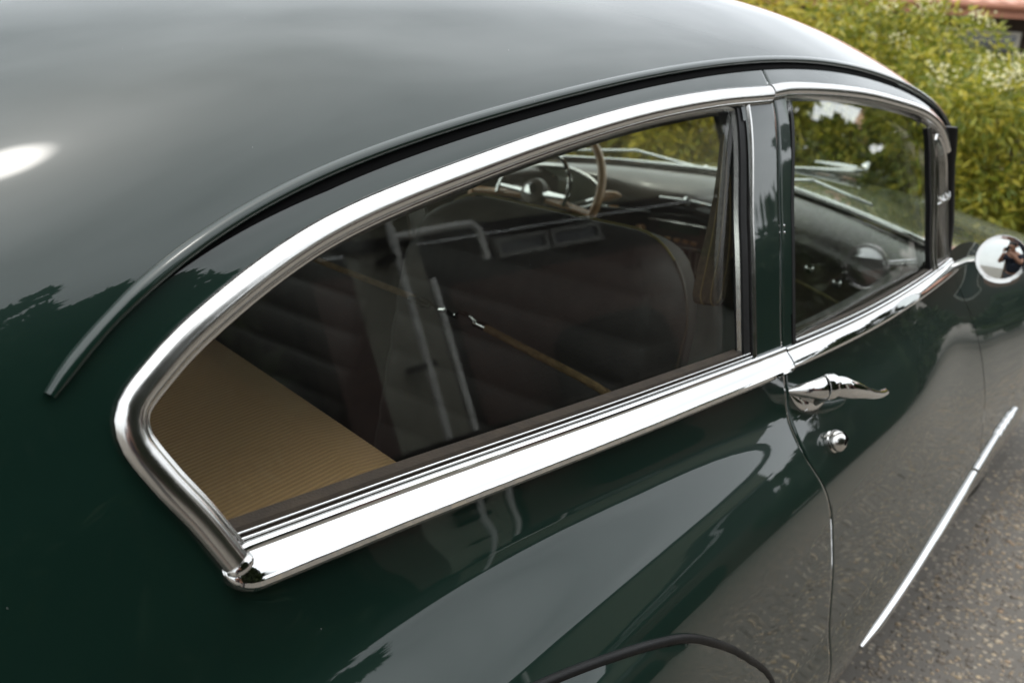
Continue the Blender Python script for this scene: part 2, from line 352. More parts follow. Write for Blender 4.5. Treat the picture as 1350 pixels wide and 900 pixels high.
# headliner and inner side lining
def lining(side,off=.03):
    v=[];f=[]; n=60; xs=np.linspace(-1.6,1.02,90)
    for x in xs:
        s=section(x,n); 
        for j in range(n):
            a=s[max(j-1,0)];b=s[min(j+1,n-1)]; t=b-a; nn=np.array([-t[1],t[0]]); nn=nn/np.linalg.norm(nn); p=s[j]-nn*off*(1 if nn[0]>=0 or nn[1]>=0 else -1)
            v.append((x,side*max(p[0],0),p[1]))
    for i in range(len(xs)-1):
        for j in range(n-1):
            q=(i*n+j,(i+1)*n+j,(i+1)*n+j+1,i*n+j+1); cx=sum(v[k][0] for k in q)/4; cz=sum(v[k][2] for k in q)/4; cy=abs(sum(v[k][1] for k in q)/4)
            if cy>.45 and (inside(O1,cx,cz-.0) or inside(O2,cx,cz) or (cz>.985 and cz<1.06 and cx>-1.0) or (cx>.03 and cz>1.0)): continue
            if cy<.43 and -1.75<cx<-1.17: continue
            f.append(q if side<0 else q[::-1])
    return v,f
a,b=lining(-1); c,d=lining(1); k=len(a)
obj('headliner',a+c,b+[tuple(i+k for i in q) for q in d],M['lining'],car)
# ---- doors
ZT=lambda x: float(np.interp(x,DRIP[:,0],DRIP[:,1]))-.009
def door_mesh():
    nx,nz=150,150; v=[];f=[]; keep={}
    zs=np.linspace(.25,1.0,nz)
    for jz in range(nz):
        for ix in range(nx):
            t=ix/(nx-1)
            # rows follow the belt then fan up to the drip rail
            x=.5
            for _ in range(5):
                top=ZT(x); z=.235+(top-.235)*(jz/(nz-1)); xa=float(SEAM(z))+.0025; xb=float(FSEAM(z)); x=xa+(xb-xa)*t
            v.append((x,-Y(x,z),z))
    for jz in range(nz-1):
        for ix in range(nx-1):
            q=(jz*nx+ix,jz*nx+ix+1,(jz+1)*nx+ix+1,(jz+1)*nx+ix); cx=sum(v[k][0] for k in q)/4; cz=sum(v[k][2] for k in q)/4
            if inside(O2,cx,cz): continue
            f.append(q)
    # flanges: rear edge, front edge and top
    def flange(ids,dx,dz=0):
        b=len(v)
        for k in ids: a=v[k]; v.append((a[0]+dx,a[1]+.03,a[2]+dz))
        return b
    r=[j*nx for j in range(nz)]; b=len(v)
    for k in r: a=v[k]; v.append((a[0]-.0012,a[1]+.0012,a[2]))
    for j in range(nz-1): f.append((b+j,r[j],r[j+1],b+j+1))
    r=[b+j for j in range(nz)]; b=flange(r,.0)
    for j in range(nz-1): f.append((b+j,r[j],r[j+1],b+j+1))
    r=[j*nx+nx-1 for j in range(nz)]; b=flange(r,-.004)
    for j in range(nz-1): f.append((r[j],b+j,b+j+1,r[j+1]))
    return v,f
dv,df=door_mesh()
doors=both('door',dv,df,M['paint'],car,autos=50)
def onside(name,v,f,m,autos=40,fix=True,parents=(None,None)):
    a=obj(name,v,f,m,parents[0],True,autos,fix); b=obj(name,MIR(v),[q[::-1] for q in f],m,parents[1],True,autos,fix); return a,b
CC=(car,car)
# black jamb filling the seam and the trough under the drip rail
zz=np.linspace(.22,1.43,50); jp=[(float(SEAM(z)),float(z)) for z in zz]
onside('door_jamb',*sweep(jp,[(-.03,-.02),(.03,-.02),(.03,-.028),(-.03,-.028)]),M['black'],parents=CC)
onside('drip_trough',*sweep(DRIP[3:],[(-.0150,.0012),(-.005,.0012),(-.005,-.012),(-.0150,-.012)],scale=np.clip(.25+np.arange(147)/24,.25,1.)),M['black'],parents=CC)
dprof=[(.66*b_,.7*n_) for b_,n_ in [(.012,-.004),(.012,.003),(.0095,.0085),(.005,.0125),(-.001,.0140),(-.006,.0125),(-.0088,.009),(-.0090,.0055),(-.006,.003),(-.003,-.004)]]
sc_=np.clip(np.linspace(0,150/7,150),.0,1.)**.5; sc_=np.maximum(sc_,.85); sc_[0]=.6; sc_[1]=.78
onside('drip_rail',*sweep(DRIP,dprof,scale=sc_),M['paint'],autos=50,parents=CC)
# ---- chrome window surround of the rear quarter
wp=[(-.0165,-.003),(-.0165,.005),(-.0135,.0095),(-.008,.0125),(-.001,.0135),(.005,.0125),(.0095,.0095),(.0115,.006),(.0135,.0055),(.0155,.004),(.0175,-.001),(.0185,-.012),(.019,-.034),(.013,-.034),(.010,-.006)]
wp=[(-b*.84,max(n,-.024)*(.9 if n>0 else 1)) for b,n in wp]
_d=W1[1]-W1[0]; _d=_d/np.linalg.norm(_d)
onside('trim_collar',*sweep([tuple(W1[0]+_d*k) for k in (-.004,-.002,.0,.002,.004)],[(b*1.05,n*1.12+.0004) for b,n in wp],scale=[.97,1.05,1.07,1.05,.97]),M['chrome'],autos=40,parents=CC)
q_trim=onside('window_trim',*sweep(W1,wp),M['trim'],autos=30,parents=CC)
d_trim=onside('window_trim',*sweep(W2T,[(b*.9,max(n,-.011)) for b,n in wp]),M['trim'],autos=30,parents=doors)
# ---- belt mouldings
bp_=[(-.022,-.004),(-.0222,.006),(-.0205,.0125),(-.0170,.0165),(-.0125,.0178),(-.006,.0163),(.002,.0125),(.008,.0092),(.0105,.0075),(.0112,.0070),(.0124,.0074),(.0160,.0074),(.0185,.0055),(.0195,.002),(.0195,-.006)]
def belt(x0,x1,n,taper0):
    xs=x0+(x1-x0)*np.linspace(0,1,n)**(1.9 if taper0 else 1); path=[(float(x),float(BELT(x))) for x in xs]
    s=np.ones(n)
    if taper0: 
        d=(xs-x0)/.026; s=np.where(d<1,np.sqrt(np.clip(1-(1-np.clip(d,0,1))**2,.02,1)),1.)
    return path,s
pa,s=belt(-1.012,-.047,130,True); onside('belt_molding',*sweep(pa,bp_,scale=s),M['chrome'],autos=25,parents=CC)
pa2,s2=belt(-.041,1.06,120,False); onside('belt_molding',*sweep(pa2,[(b*.85,n*.9) for b,n in bp_],scale=s2),M['chrome'],autos=25,parents=doors)
# felt and bright ridges between the belt moulding and the glass
xs=np.linspace(-1.003,-.145,90); up1=[(float(x),float(BELT(x))+.0195) for x in xs]
onside('window_felt',*sweep(up1,[(-.004,-.001),(.010,-.005),(.014,-.020),(-.004,-.020)]),M['felt'],autos=30,parents=CC)
for db,dn,r in ((.0012,.0010,.0013),(.0058,-.0015,.0011)):
    onside('window_channel',*sweep(up1,[(db+r*math.cos(a),dn+r*math.sin(a)) for a in np.linspace(0,2*math.pi,9)[:-1]]),M['chrome'],autos=60,parents=CC)
xs=np.linspace(0.0,1.03,60); up2=[(float(x),float(BELT(x))+.017) for x in xs]
onside('window_felt',*sweep(up2,[(-.004,-.001),(.006,-.003),(.008,-.012),(-.004,-.012)]),M['felt'],autos=30,parents=doors)
onside('window_channel',*sweep(up2,[(.003+.002*math.cos(a),.0015+.002*math.sin(a)) for a in np.linspace(0,2*math.pi,9)[:-1]]),M['chrome'],autos=60,parents=doors)
# pillar: bright bead, black run channel, and the door's own edge
zz=np.linspace(1.035,1.385,40); e1=herm([1.03,1.2,1.37,1.40],[-.137,-.112,-.073,-.066])
vp=[(float(e1(z)),float(z)) for z in zz]
onside('pillar_bead',*sweep(vp,[(-.0045,-.012),(-.0045,.001),(-.002,.0035),(.002,.0035),(.0045,.001),(.0045,-.012)]),M['trim'],autos=30,parents=CC)
vp2=[(a-.0155,b) for a,b in vp]
onside('glass_run',*sweep(vp2,[(-.009,-.016),(-.009,-.005),(-.006,-.002),(.011,-.002),(.011,-.016)]),M['rubber'],autos=30,parents=CC)
vp3=[(a-.027,b) for a,b in vp]
onside('pillar_bead',*sweep(vp3,[(-.0014,-.012),(-.0014,-.005),(.0014,-.005),(.0014,-.012)]),M['trim'],autos=30,parents=CC)
vp4=[(float(herm([1.03,1.2,1.4],[-.004,.022,.075])(z)),float(z)) for z in zz]
onside('glass_run',*sweep(vp4,[(-.006,-.030),(-.006,.0008),(.004,.0008),(.004,-.030)]),M['rubber'],autos=30,parents=doors)
vp5=[(float(SEAM(z))-.0,float(z)) for z in zz]
# vent window divider, frame and latches
dx=herm([1.03,1.16,1.31],[.842,.824,.797]); zz2=np.linspace(1.003,1.325,24)
dv_=[(float(dx(z)),float(z)) for z in zz2]
onside('vent_divider',*sweep(dv_,[(-.006,-.012),(-.006,.002),(-.003,.005),(.003,.005),(.006,.002),(.006,-.012)]),M['trim'],autos=30,parents=doors)
onside('glass_run',*sweep([(a-.011,b) for a,b in dv_],[(-.004,-.010),(-.004,.0),(.004,.0),(.004,-.010)]),M['rubber'],autos=30,parents=doors)
onside('vent_divider',*sweep([(a+.032,b) for a,b in dv_[:-2]],[(-.004,-.012),(-.004,.003),(.004,.003),(.004,-.012)]),M['trim'],autos=30,parents=doors)
vf=smooth_path([(.878,1.012),(.845,1.26),(.83,1.30),(.86,1.305),(.94,1.265),(.985,1.20),(1.025,1.02)],50)
onside('vent_frame',*sweep(vf,[(-.005,-.012),(-.005,.003),(-.002,.006),(.002,.006),(.005,.003),(.005,-.012)]),M['trim'],autos=30,parents=doors)
for sx,sz in ((.885,1.165),(.965,1.165)):
    p=V(sp(sx,sz)); 
    for sy,pr in ((1,doors[0]),(-1,doors[1])):
        q=Vector((p.x,p.y*sy,p.z)); o_=Vector((0,-sy,0)); b=MB(); b.tube([q+Vector((-.013,0,.010))+o_*.004,q+o_*.012,q+Vector((.014,0,.011))+o_*.006],[.0028,.0038,.0028],10); b.tube([q+Vector((-.013,0,-.009))+o_*.004,q+o_*.012,q+Vector((.013,0,-.010))+o_*.006],[.0028,.0038,.0028],10); b.build('vent_latch',M['chrome'],pr)
# A pillar: black tapered post with a flared top
def apillar(s):
    v=[];f=[]
    rows=[(0,1.09,-.768,.985,.022),(1,1.07,-.760,1.10,.020),(2,1.04,-.750,1.18,.024),(3,1.01,-.742,1.235,.036),(4,.975,-.736,1.29,.052),(5,.955,-.731,1.322,.060)]
    n=12
    for i,x,y,z,w in rows:
        for j in range(n):
            a=2*math.pi*j/n; v.append((x+.022*math.cos(a)*(1+.3*(i>3))+.004,s*(-y)*1+ -s*0 + (math.sin(a)*w*.55)*1,z+.02*0))
    for i in range(len(rows)-1):
        for j in range(n): f.append((i*n+j,i*n+(j+1)%n,(i+1)*n+(j+1)%n,(i+1)*n+j))
    f+=[tuple(range(n))[::-1],tuple((len(rows)-1)*n+j for j in range(n))]
    return v,f
for s in (-1,1): obj('windshield_pillar',*apillar(s),M['rubber'],car,fix=True,autos=60)
# ---- flat panes
def pane(poly,plane,name,parents,th=.004):
    """poly (x,z) -> solid flat pane on y=-(a+bx+cz)"""
    k=len(poly); fr=lambda x,z: plane[0]+plane[1]*(x)+plane[2]*z
    v=[(x,fr(x,z),z) for x,z in poly]+[(x,fr(x,z)+th,z) for x,z in poly]
    f=[tuple(range(k)),tuple(range(k,2*k))[::-1]]+[(i,i+k,(i+1)%k+k,(i+1)%k) for i in range(k)]
    return onside(name,v,f,M['glass'],autos=30,parents=parents)
TZ=.25
def shrink(O,dx=0,dz=0): return O
pane([(x,z) for x,z in [(-.99,1.03)]+[tuple(p) for p in W1[4:-8:3]]+[(-.07,1.39),(-.125,1.03)]],(-.786-.0625*.5-TZ*1.04,-.0625,TZ),'quarter_window',CC)
b2=.058;c2=.262; a2=-.817-b2*.3-c2*1.04
pane([(-.01,1.01),(.055,1.395)]+[tuple(p) for p in W2T[4::3] if p[0]<.80]+[(.80,1.345),(.845,.995)],(a2,b2,c2),'door_window',doors)
pane([(.86,1.0),(.815,1.33),(.88,1.32),(.955,1.27),(1.035,1.005)],(a2-.004,b2,c2),'vent_window',doors)
# ---- lower front: fenders, hood, cowl
def fender():
    v=[];f=[]; n=70; nx=110
    for i in range(nx):
        for j in range(n):
            x=1.3
            for _ in range(5):
                s=section(x,240); z=s[int(round(240*5.0/12*1.0))+0,1] if False else None
                c=ctl(x); ztop=c[5,1]-.0; zz=ztop+(c[12,1]-ztop)*(j/(n-1)); xa=float(FSEAM(min(zz,1.03)))+.006; x=xa+(3.1-xa)*(i/(nx-1))
            v.append((x,-Y(x,zz),zz))
    for i in range(nx-1):
        for j in range(n-1):
            q=(i*n+j,i*n+j+1,(i+1)*n+j+1,(i+1)*n+j)
            cx=sum(v[k][0] for k in q)/4;cz=sum(v[k][2] for k in q)/4
            if (cx-2.05)**2+(cz-.36)**2<.40**2: continue
            f.append(q)
    return v,f
both('front_fender',*fender(),M['paint'],car)
HOOD={1.0:[(0,1.085),(.3,1.075),(.55,1.05),(.785,1.03)],1.3:[(0,1.08),(.3,1.068),(.54,1.035),(.752,1.015)],1.7:[(0,1.07),(.28,1.05),(.5,1.0),(.735,.950)],2.2:[(0,1.015),(.26,.99),(.48,.935),(.70,.885)],2.7:[(0,.945),(.24,.93),(.45,.89),(.68,.85)],3.1:[(0,.85),(.2,.845),(.38,.82),(.58,.77)]}
hx=sorted(HOOD); hc=herm(hx,np.array([np.array(HOOD[x]).ravel() for x in hx]))
def hoodz(x,y):
    c=hc(float(x)).reshape(-1,2); return float(herm(c[:,0],c[:,1])(abs(y)))
XW=lambda y: 1.45-.42*(min(abs(y),.8)/.76)**1.35
def hood():
    v=[];f=[]; nx,ny=80,61
    for i in range(nx):
        for j in range(ny):
            t=-1+2*j/(ny-1); y=t*.74
            for _ in range(4): x=XW(y)-.01+(3.1-XW(y)+.01)*i/(nx-1); y=t*(ctl(max(x,1.06))[5,0])
            v.append((x,y,hoodz(x,y)))
    for i in range(nx-1):
        for j in range(ny-1): f.append((i*ny+j,(i+1)*ny+j,(i+1)*ny+j+1,i*ny+j+1))
    # rounded nose closing the front
    b=len(v)
    for j in range(ny): a=v[(nx-1)*ny+j]; v.append((a[0]+.10,a[1]*.95,a[2]-.12))
    for j in range(ny): a=v[(nx-1)*ny+j]; v.append((a[0]+.12,a[1]*.95,.35))
    for r in range(2):
        for j in range(ny-1):
            p0=(nx-1)*ny if r==0 else b; p1=b+r*ny; f.append((p0+j,p1+j,p1+j+1,p0+j+1))
    return v,f
hd=obj('hood',*hood(),M['paint'],car)
# ---- windshield: two panes and a centre bar
def wsh(t,y):
    """t 0 at the cowl, 1 at the header"""
    a=np.array([XW(y),y,1.068-.035*(abs(y)/.76)**2]); yt=y*.93; b=np.array([1.135-.16*(abs(yt)/.72)**2.2,yt,1.452-.14*(abs(yt)/.72)**2.2]); return a+(b-a)*t
def ws_pane(s):
    v=[];f=[];nn,mm=16,10
    for k in range(2):
        for i in range(nn):
            for j in range(mm):
                p=wsh(j/(mm-1),s*(.008+.74*i/(nn-1))); v.append((p[0]-.005*k,p[1],p[2]))
    for k in range(2):
        for i in range(nn-1):
            for j in range(mm-1):
                q=(k*nn*mm+i*mm+j,k*nn*mm+(i+1)*mm+j,k*nn*mm+(i+1)*mm+j+1,k*nn*mm+i*mm+j+1); f.append(q if (k==0)==(s>0) else q[::-1])
    return v,f
for s in (-1,1): obj('windshield_pane',*ws_pane(s),M['glass'],car)
b=MB(); b.tube([wsh(t,0)+np.array([-.004,0,0]) for t in np.linspace(-.02,1,8)],.011,10); b.build('windshield_divider',M['rubber'],car)
b=MB(); b.tube([wsh(0,y)+np.array([-.012,0,.004]) for y in np.linspace(-.74,.74,50)],.0095,10); b.build('windshield_molding',M['chrome'],car)
b=MB(); b.tube([wsh(1,y)+np.array([0,0,-.002]) for y in np.linspace(-.72,.72,40)],.014,10); b.build('header_molding',M['rubber'],car)
for s in (-1,1):
    b=MB(); b.tube([wsh(.0,-.12*s)+np.array([.05,0,.0]),wsh(.05,-.30*s)+np.array([.045,0,.02]),wsh(.03,-.52*s)+np.array([.05,0,.016])],.0045,8); b.lathe(wsh(0,-.10*s)+np.array([.05,0,-.03]),(0,0,1),[(.016,0),(.016,.02),(.01,.035),(.004,.04)],14); b.build('windshield_wiper',M['chrome'],car)
# rear window
v=[];f=[]
for i in range(12):
    x=-1.74+.56*i/11
    for j in range(16):
        y=-.44+.88*j/15; s_=section(x); z=float(np.interp(abs(y),s_[:60,0],s_[:60,1])); v.append((x,y,z-.008))
for i in range(11):
    for j in range(15): f.append((i*16+j,(i+1)*16+j,(i+1)*16+j+1,i*16+j+1))
obj('rear_window',v,f,M['glass'],car)
def rw(x,y): s_=section(x); return (x,y,float(np.interp(abs(y),s_[:60,0],s_[:60,1]))+.002)
ring=[rw(-1.73,y) for y in np.linspace(-.40,.40,14)]+[rw(x,.43) for x in np.linspace(-1.70,-1.21,10)]+[rw(-1.19,y) for y in np.linspace(.40,-.40,14)]+[rw(x,-.43) for x in np.linspace(-1.21,-1.70,10)]
b=MB(); b.tube(ring,.012,8,closed=True); b.build('rear_window_molding',M['trim'],car)
# ---- hood ornament: swept-back wings on a spear
b=MB(); zt=lambda x: hoodz(x,0)
b.tube([(x,0,zt(x)+dz) for x,dz in ((1.75,.004),(2.1,.012),(2.4,.022),(2.62,.034),(2.70,.03))],[.006,.011,.016,.022,.008],12)
for s in (-1,1):
    b.tube([(2.60,0,zt(2.6)+.045),(2.52,.05*s,zt(2.6)+.060),(2.40,.10*s,zt(2.6)+.075)],[.016,.012,.004],10)
b.lathe((2.66,0,zt(2.66)+.04),(.8,0,.5),[(.012,0),(.02,.02),(.016,.05),(.004,.075)],14)
b.build('hood_ornament',M['chrome'],hd)
b=MB(); b.tube([(x,0,zt(x)+.003) for x in np.linspace(1.47,2.6,20)],.007,8); b.build('hood_spear',M['chrome'],hd)
# ---- rub strip along the flank with its stepped end cap
rs=smooth_path([(.284,.400),(.52,.440),(.734,.475),(1.05,.515),(1.35,.542),(1.50,.552)],90)
prof=[(-.0085,-.004)]+[(.0082*math.cos(a),.0105*math.sin(a)) for a in np.linspace(math.pi,0,13)]+[(.0085,-.004)]
kk=int(np.argmin(np.abs(rs[:,0]-1.05)))
s=np.ones(kk); s[:6]=np.linspace(.45,1,6)
onside('rub_strip',*sweep(rs[:kk],prof,scale=s),M['chrome'],autos=25,parents=doors)
onside('rub_strip',*sweep(rs[kk:],[(b_,n_) for b_,n_ in prof]),M['chrome'],autos=25,parents=CC)
for sx in (1.30,1.345,1.39,1.435):
    z=float(np.interp(sx,rs[:,0],rs[:,1])); pth=[(sx-.022,z-.002+.001),(sx-.01,z),(sx+.012,z+.002)]
    onside('strip_step',*sweep(pth,[(b_*1.16,n_*1.16+.0004) for b_,n_ in prof],scale=[.9,1.02,1.05]),M['chrome'],autos=25,parents=CC)
# ---- rear fender skirt with its rubber seal
ap=[(-1.30,.70),(-1.24,.775),(-1.12,.83),(-.95,.850),(-.81,.849),(-.737,.844),(-.661,.834),(-.549,.812),(-.477,.789),(-.38,.733),(-.302,.677),(-.203,.595),(-.13,.49),(-.085,.38),(-.07,.30)]
arch=smooth_path(ap,140)
v=[];f=[]; nx,nz=110,60
ax_=np.concatenate([np.linspace(-1.30,-.07,nx)])
for i,x in enumerate(ax_):
    zt_=float(np.interp(x,arch[:,0],arch[:,1])); zb=.27
    for j in range(nz):
        z=zb+(max(zt_,zb+.01)-zb)*(j/(nz-1))
        dd=float(np.min(np.hypot(arch[:,0]-x,arch[:,1]-z))); o=.0025+.022*min(dd/.16,1)**.5 if dd<.16 else .0245
        n=nrm(x,z); p=sp(x,z)+n*o; v.append(tuple(p))
for i in range(nx-1):
    for j in range(nz-1): f.append((i*nz+j,(i+1)*nz+j,(i+1)*nz+j+1,i*nz+j+1))
sk=onside('fender_skirt',v,f,M['paint'],autos=60,fix=False,parents=CC)
onside('skirt_seal',*sweep(arch,[(.0050*math.cos(a)*1.15,.0040+.0052*math.sin(a)) for a in np.linspace(0,2*math.pi,11)[:-1]]),M['rubber'],autos=60,parents=sk)
0 and onside('skirt_seal',*sweep(arch,[(.0085+.0022*math.cos(a)*1.15,.001+.0030*math.sin(a)) for a in np.linspace(0,2*math.pi,9)[:-1]]),M['rubber'],autos=60,parents=sk)
# ---- door handle and lock cylinder
def for_sides(fn,name,m,parents,autos=35):
    for s,pr in ((-1,parents[0]),(1,parents[1])):
        b=MB(); fn(b); b.v=[(p[0],p[1] if s<0 else -p[1],p[2]) for p in b.v]; b.build(name,m,pr,autos=autos)
hp=smooth_path([(-.036,.962),(-.015,.951),(.03,.940),(.082,.932)],22)
v,f=sweep(hp,[(.020*math.cos(a),.011*math.sin(a)-.001) for a in np.linspace(0,2*math.pi,15)[:-1]],scale=[.08,.25,.42,.58,.72,.84,.93,1,1,1,1,1,.98,.95,.9,.85,.78,.7,.6,.48,.34,.12])
esc=onside('door_handle',v,f,M['chrome'],autos=60,parents=doors)
def ell_tube(b,pts,rw,rh,n=14):
    k0=len(b.v); b.tube(pts,[1e-3]*len(pts),n); pts=[Vector(p) for p in pts]
    for i,p in enumerate(pts):
        t=(pts[min(i+1,len(pts)-1)]-pts[max(i-1,0)]).normalized(); a=Vector((0,0,1)); nn=(a-t*a.dot(t)).normalized(); bb=t.cross(nn)
        for j in range(n):
            an=2*math.pi*j/n; b.v[k0+i*n+j]=tuple(p+nn*math.cos(an)*rh[i]+bb*math.sin(an)*rw[i])
HP=[(-.006,-.899,.977),(-.002,-.901,.977),(.006,-.904,.978),(.022,-.911,.976),(.045,-.918,.969),(.085,-.925,.957),(.125,-.929,.944),(.165,-.930,.933),(.205,-.928,.925),(.238,-.924,.921)]
HP=[tuple(p) for p in smooth_path(HP,26)]
def lev(b):
    ell_tube(b,HP,np.interp(np.linspace(0,1,26),[0,.03,.08,.15,.3,.5,.75,.93,1],[.002,.010,.0135,.0145,.013,.010,.0085,.0075,.002]),np.interp(np.linspace(0,1,26),[0,.03,.08,.15,.27,.47,.7,.93,1],[.002,.012,.0165,.0175,.0155,.0105,.0075,.0055,.002]))
for_sides(lev,'handle_lever',M['chrome'],esc,60)
def col_(b):
    b.tube([(.034,-.858,.940),(.026,-.878,.952),(.012,-.896,.968)],[.022,.016,.014],16)
    ell_tube(b,[(-.040,-.848,.964),(-.033,-.858,.966),(-.022,-.876,.970),(-.012,-.891,.974),(-.004,-.8985,.977)],[.002,.005,.010,.0135,.0145],[.003,.007,.0125,.0165,.0188],16)
    ell_tube(b,[(-.0045,-.8985,.9770),(-.0015,-.9000,.9772),(.0085,-.9045,.9772),(.0115,-.9060,.9770)],[.0155,.0168,.0168,.0160],[.0195,.0210,.0210,.0198],18)
for_sides(col_,'handle_collar',M['chrome'],esc,50)
lp=sp(.05,.874); ln=nrm(.05,.874)
def lock(b): b.lathe(lp-ln*.004,ln,[(.0178,0),(.0178,.005),(.0158,.007),(.0158,.0095),(.0180,.0110),(.0180,.0140),(.0165,.018),(.0120,.0235),(.006,.0275),(.001,.029)],28)
for_sides(lock,'lock_cylinder',M['trim'],doors,30)
def slot(b):
    up_=np.cross(ln,[1,0,0]); up_/=np.linalg.norm(up_); d_=np.array([.55,0,0])+up_*.83
    b.tube([lp+ln*.0215-d_*.0105,lp+ln*.0272,lp+ln*.0215+d_*.0105],.0014,6)
for_sides(slot,'key_slot',M['black'],doors,30)
# two screws on the pillar
for z in (1.198,1.208):
    x=float(SEAM(z))-.0; p=sp(x+.012,z); n=nrm(x+.012,z)
    def scw(b): b.lathe(p-n*.001,n,[(.0022,0),(.0022,.0015),(.001,.0022)],10)
    for_sides(scw,'pillar_screw',M['chrome'],doors)
# ---- wing mirror
MC=np.array([.90,-.926,1.062]); tocam=np.array(CAM)-MC; tocam/=np.linalg.norm(tocam)
rt=np.array(r2); upv=np.array(u2); n0=tocam-rt*.014-upv*.050; n0/=np.linalg.norm(n0)
e1=np.cross([0,0,1],n0); e1/=np.linalg.norm(e1); e2=np.cross(n0,e1); RM=.0515; RC=.62
def mface(b):
    v=[MC+n0*0]; f=[]; n=40; K=8
    for k in range(1,K+1):
        r=RM*k/K
        for j in range(n):
            a=2*math.pi*j/n; v.append(MC+e1*r*math.cos(a)+e2*r*math.sin(a)-n0*(RC-math.sqrt(RC*RC-r*r)))
    for j in range(n): f.append((0,1+j,1+(j+1)%n))
    for k in range(K-1):
        for j in range(n): f.append((1+k*n+j,1+(k+1)*n+j,1+(k+1)*n+(j+1)%n,1+k*n+(j+1)%n))
    b.add(v,f)
def mback(b): b.lathe(MC,-n0,[(RM-.0005,.0015),(RM+.0006,-.0003),(RM+.0012,.002),(RM+.001,.008),(RM*.9,.020),(RM*.6,.032),(RM*.25,.039),(.002,.041)],40)
def marm(b):
    q=MC-n0*.036; b.tube([(1.045,-.778,.980),(1.03,-.802,1.000),(.995,-.84,1.030),q+np.array([.01,.012,-.004]),q],[.012,.010,.0085,.008,.009],12)
    b.lathe((1.045,-.776,.978),nrm(1.045,1.0),[(.022,0),(.021,.006),(.014,.012),(.011,.02)],20)
for s in (-1,1):
    bs=[]
    for fn,nm,mt in ((mback,'side_mirror',M['chrome']),(mface,'mirror_face',M['mirror']),(marm,'mirror_arm',M['chrome'])):
        b=MB(); fn(b); b.v=[(p[0],p[1] if s<0 else -p[1],p[2]) for p in b.v]; bs.append(b.build(nm,mt,bs[0] if bs else car,autos=40))
# ---- wheels, floor, bumpers
def wheel(x,s):
    t=MB(); c=(x,s*.74,.355); t.lathe((x,s*.60,.355),(0,s,0),[(.22,.0),(.30,-.0),(.345,.03),(.355,.08),(.355,.12),(.345,.17),(.30,.20),(.22,.20)],40)
    r=t.build('wheel',M['rubber'],car,autos=40); h=MB(); h.lathe((x,s*.60,.355),(0,s,0),[(.23,.10),(.22,.195),(.19,.205),(.15,.19),(.12,.21),(.06,.225),(.005,.23)],36); h.build('hubcap',M['chrome'],r,autos=40)
for x in (-.68,2.05):
    for s in (-1,1): wheel(x,s)
b=MB(); b.box((.2,0,.24),(4.8,1.62,.03)); b.build('floor_pan',M['black'],car)
b=MB(); b.box((1.50,0,.58),(.03,1.36,.66)); b.build('firewall',M['black'],car)
b=MB(); b.box((1.22,0,.46),(.04,1.5,.52),Matrix.Rotation(R(28),3,'Y')); b.build('toe_board',M['grey_cloth'],car)
b=MB(); b.box((.62,0,.275),(1.1,1.5,.03)); b.build('floor_carpet',M['grey_cloth'],car)
for x,sg in ((3.22,1),(-2.5,-1)):
    b=MB(); b.tube([(x-sg*.25,-.88,.46),(x-sg*.04,-.80,.46),(x,-.5,.46),(x+sg*.03,0,.46),(x,.5,.46),(x-sg*.04,.80,.46),(x-sg*.25,.88,.46)],.06,12); b.build('bumper',M['chrome'],car)
for s in (-1,1):
    b=MB(); b.lathe((3.02,s*.56,.68),(1,0,0),[(.10,0),(.105,.10),(.095,.13),(.06,.15),(.01,.155)],28); b.build('headlight',M['chrome'],car)
# ---- interior
# package shelf in ribbed tan cloth
v=[];f=[]; nx,ny=14,40
for i in range(nx):
    for j in range(ny):
        y=-.765+1.53*j/(ny-1); xe=-.560-.205*abs(y)**1.05; x=-1.45+(xe+1.45)*i/(nx-2) if i<nx-1 else xe+.012
        v.append((x,y*(1 if x>-1.1 else .97),(1.0 if i<nx-1 else .94)-.012*max(0,(i-(nx-3)))))
for i in range(nx-1):
    for j in range(ny-1): f.append((i*ny+j,(i+1)*ny+j,(i+1)*ny+j+1,i*ny+j+1))
obj('package_shelf',v,f,M['tan'],car)
def cushion(name,c,d,rot,m,bev,parent=car):
    b=MB(); b.box(c,d,rot); o=b.build(name,m,parent,smooth=True,autos=None)
    md=o.modifiers.new('bevel','BEVEL'); md.width=bev; md.segments=6; return o
ry=lambda a: Matrix.Rotation(R(a),3,'Y')
cushion('rear_seat',(-.80,0,.42),(.55,1.34,.24),ry(4),M['dark_cloth'],.07)
cushion('rear_backrest',(-.93,0,.72),(.20,1.34,.50),ry(-16),M['dark_cloth'],.06)
def seatback(y0,y1):
    """front seat back: pleated rear face, rounded top corners"""
    v=[];f=[]; nz,ny=110,30; n=0
    out=[]
    rr=.17
    for k in range(2):
        for j in range(nz):
            t=j/(nz-1); z=.42+.718*t; top=1.138
            dz=max(0,z-(top-rr)); cut=rr-math.sqrt(max(rr*rr-dz*dz,0)); cut=min(cut,rr)
            for i in range(ny):
                s_=i/(ny-1); y=y0+cut*.8+(y1-y0-1.6*cut)*s_
                edge=min(s_,1-s_)*(y1-y0); edge=min(edge,.05)/.05; e2_=min(1-t,.07)/.07
                bul=(1-(1-min(edge,1))**2)**.5*(1-(1-e2_)**2)**.5
                xc=-.055+.11*t; th=.085*bul
                pl=.0065*abs(math.sin(math.pi*z/.075))**.6*bul
                v.append((xc+(-th-pl if k==0 else th),y,z))
    for k in range(2):
        for j in range(nz-1):
            for i in range(ny-1):
                a=k*nz*ny+j*ny+i; q=(a,a+1,a+ny+1,a+ny); f.append(q[::-1] if k==0 else q)
    return v,f
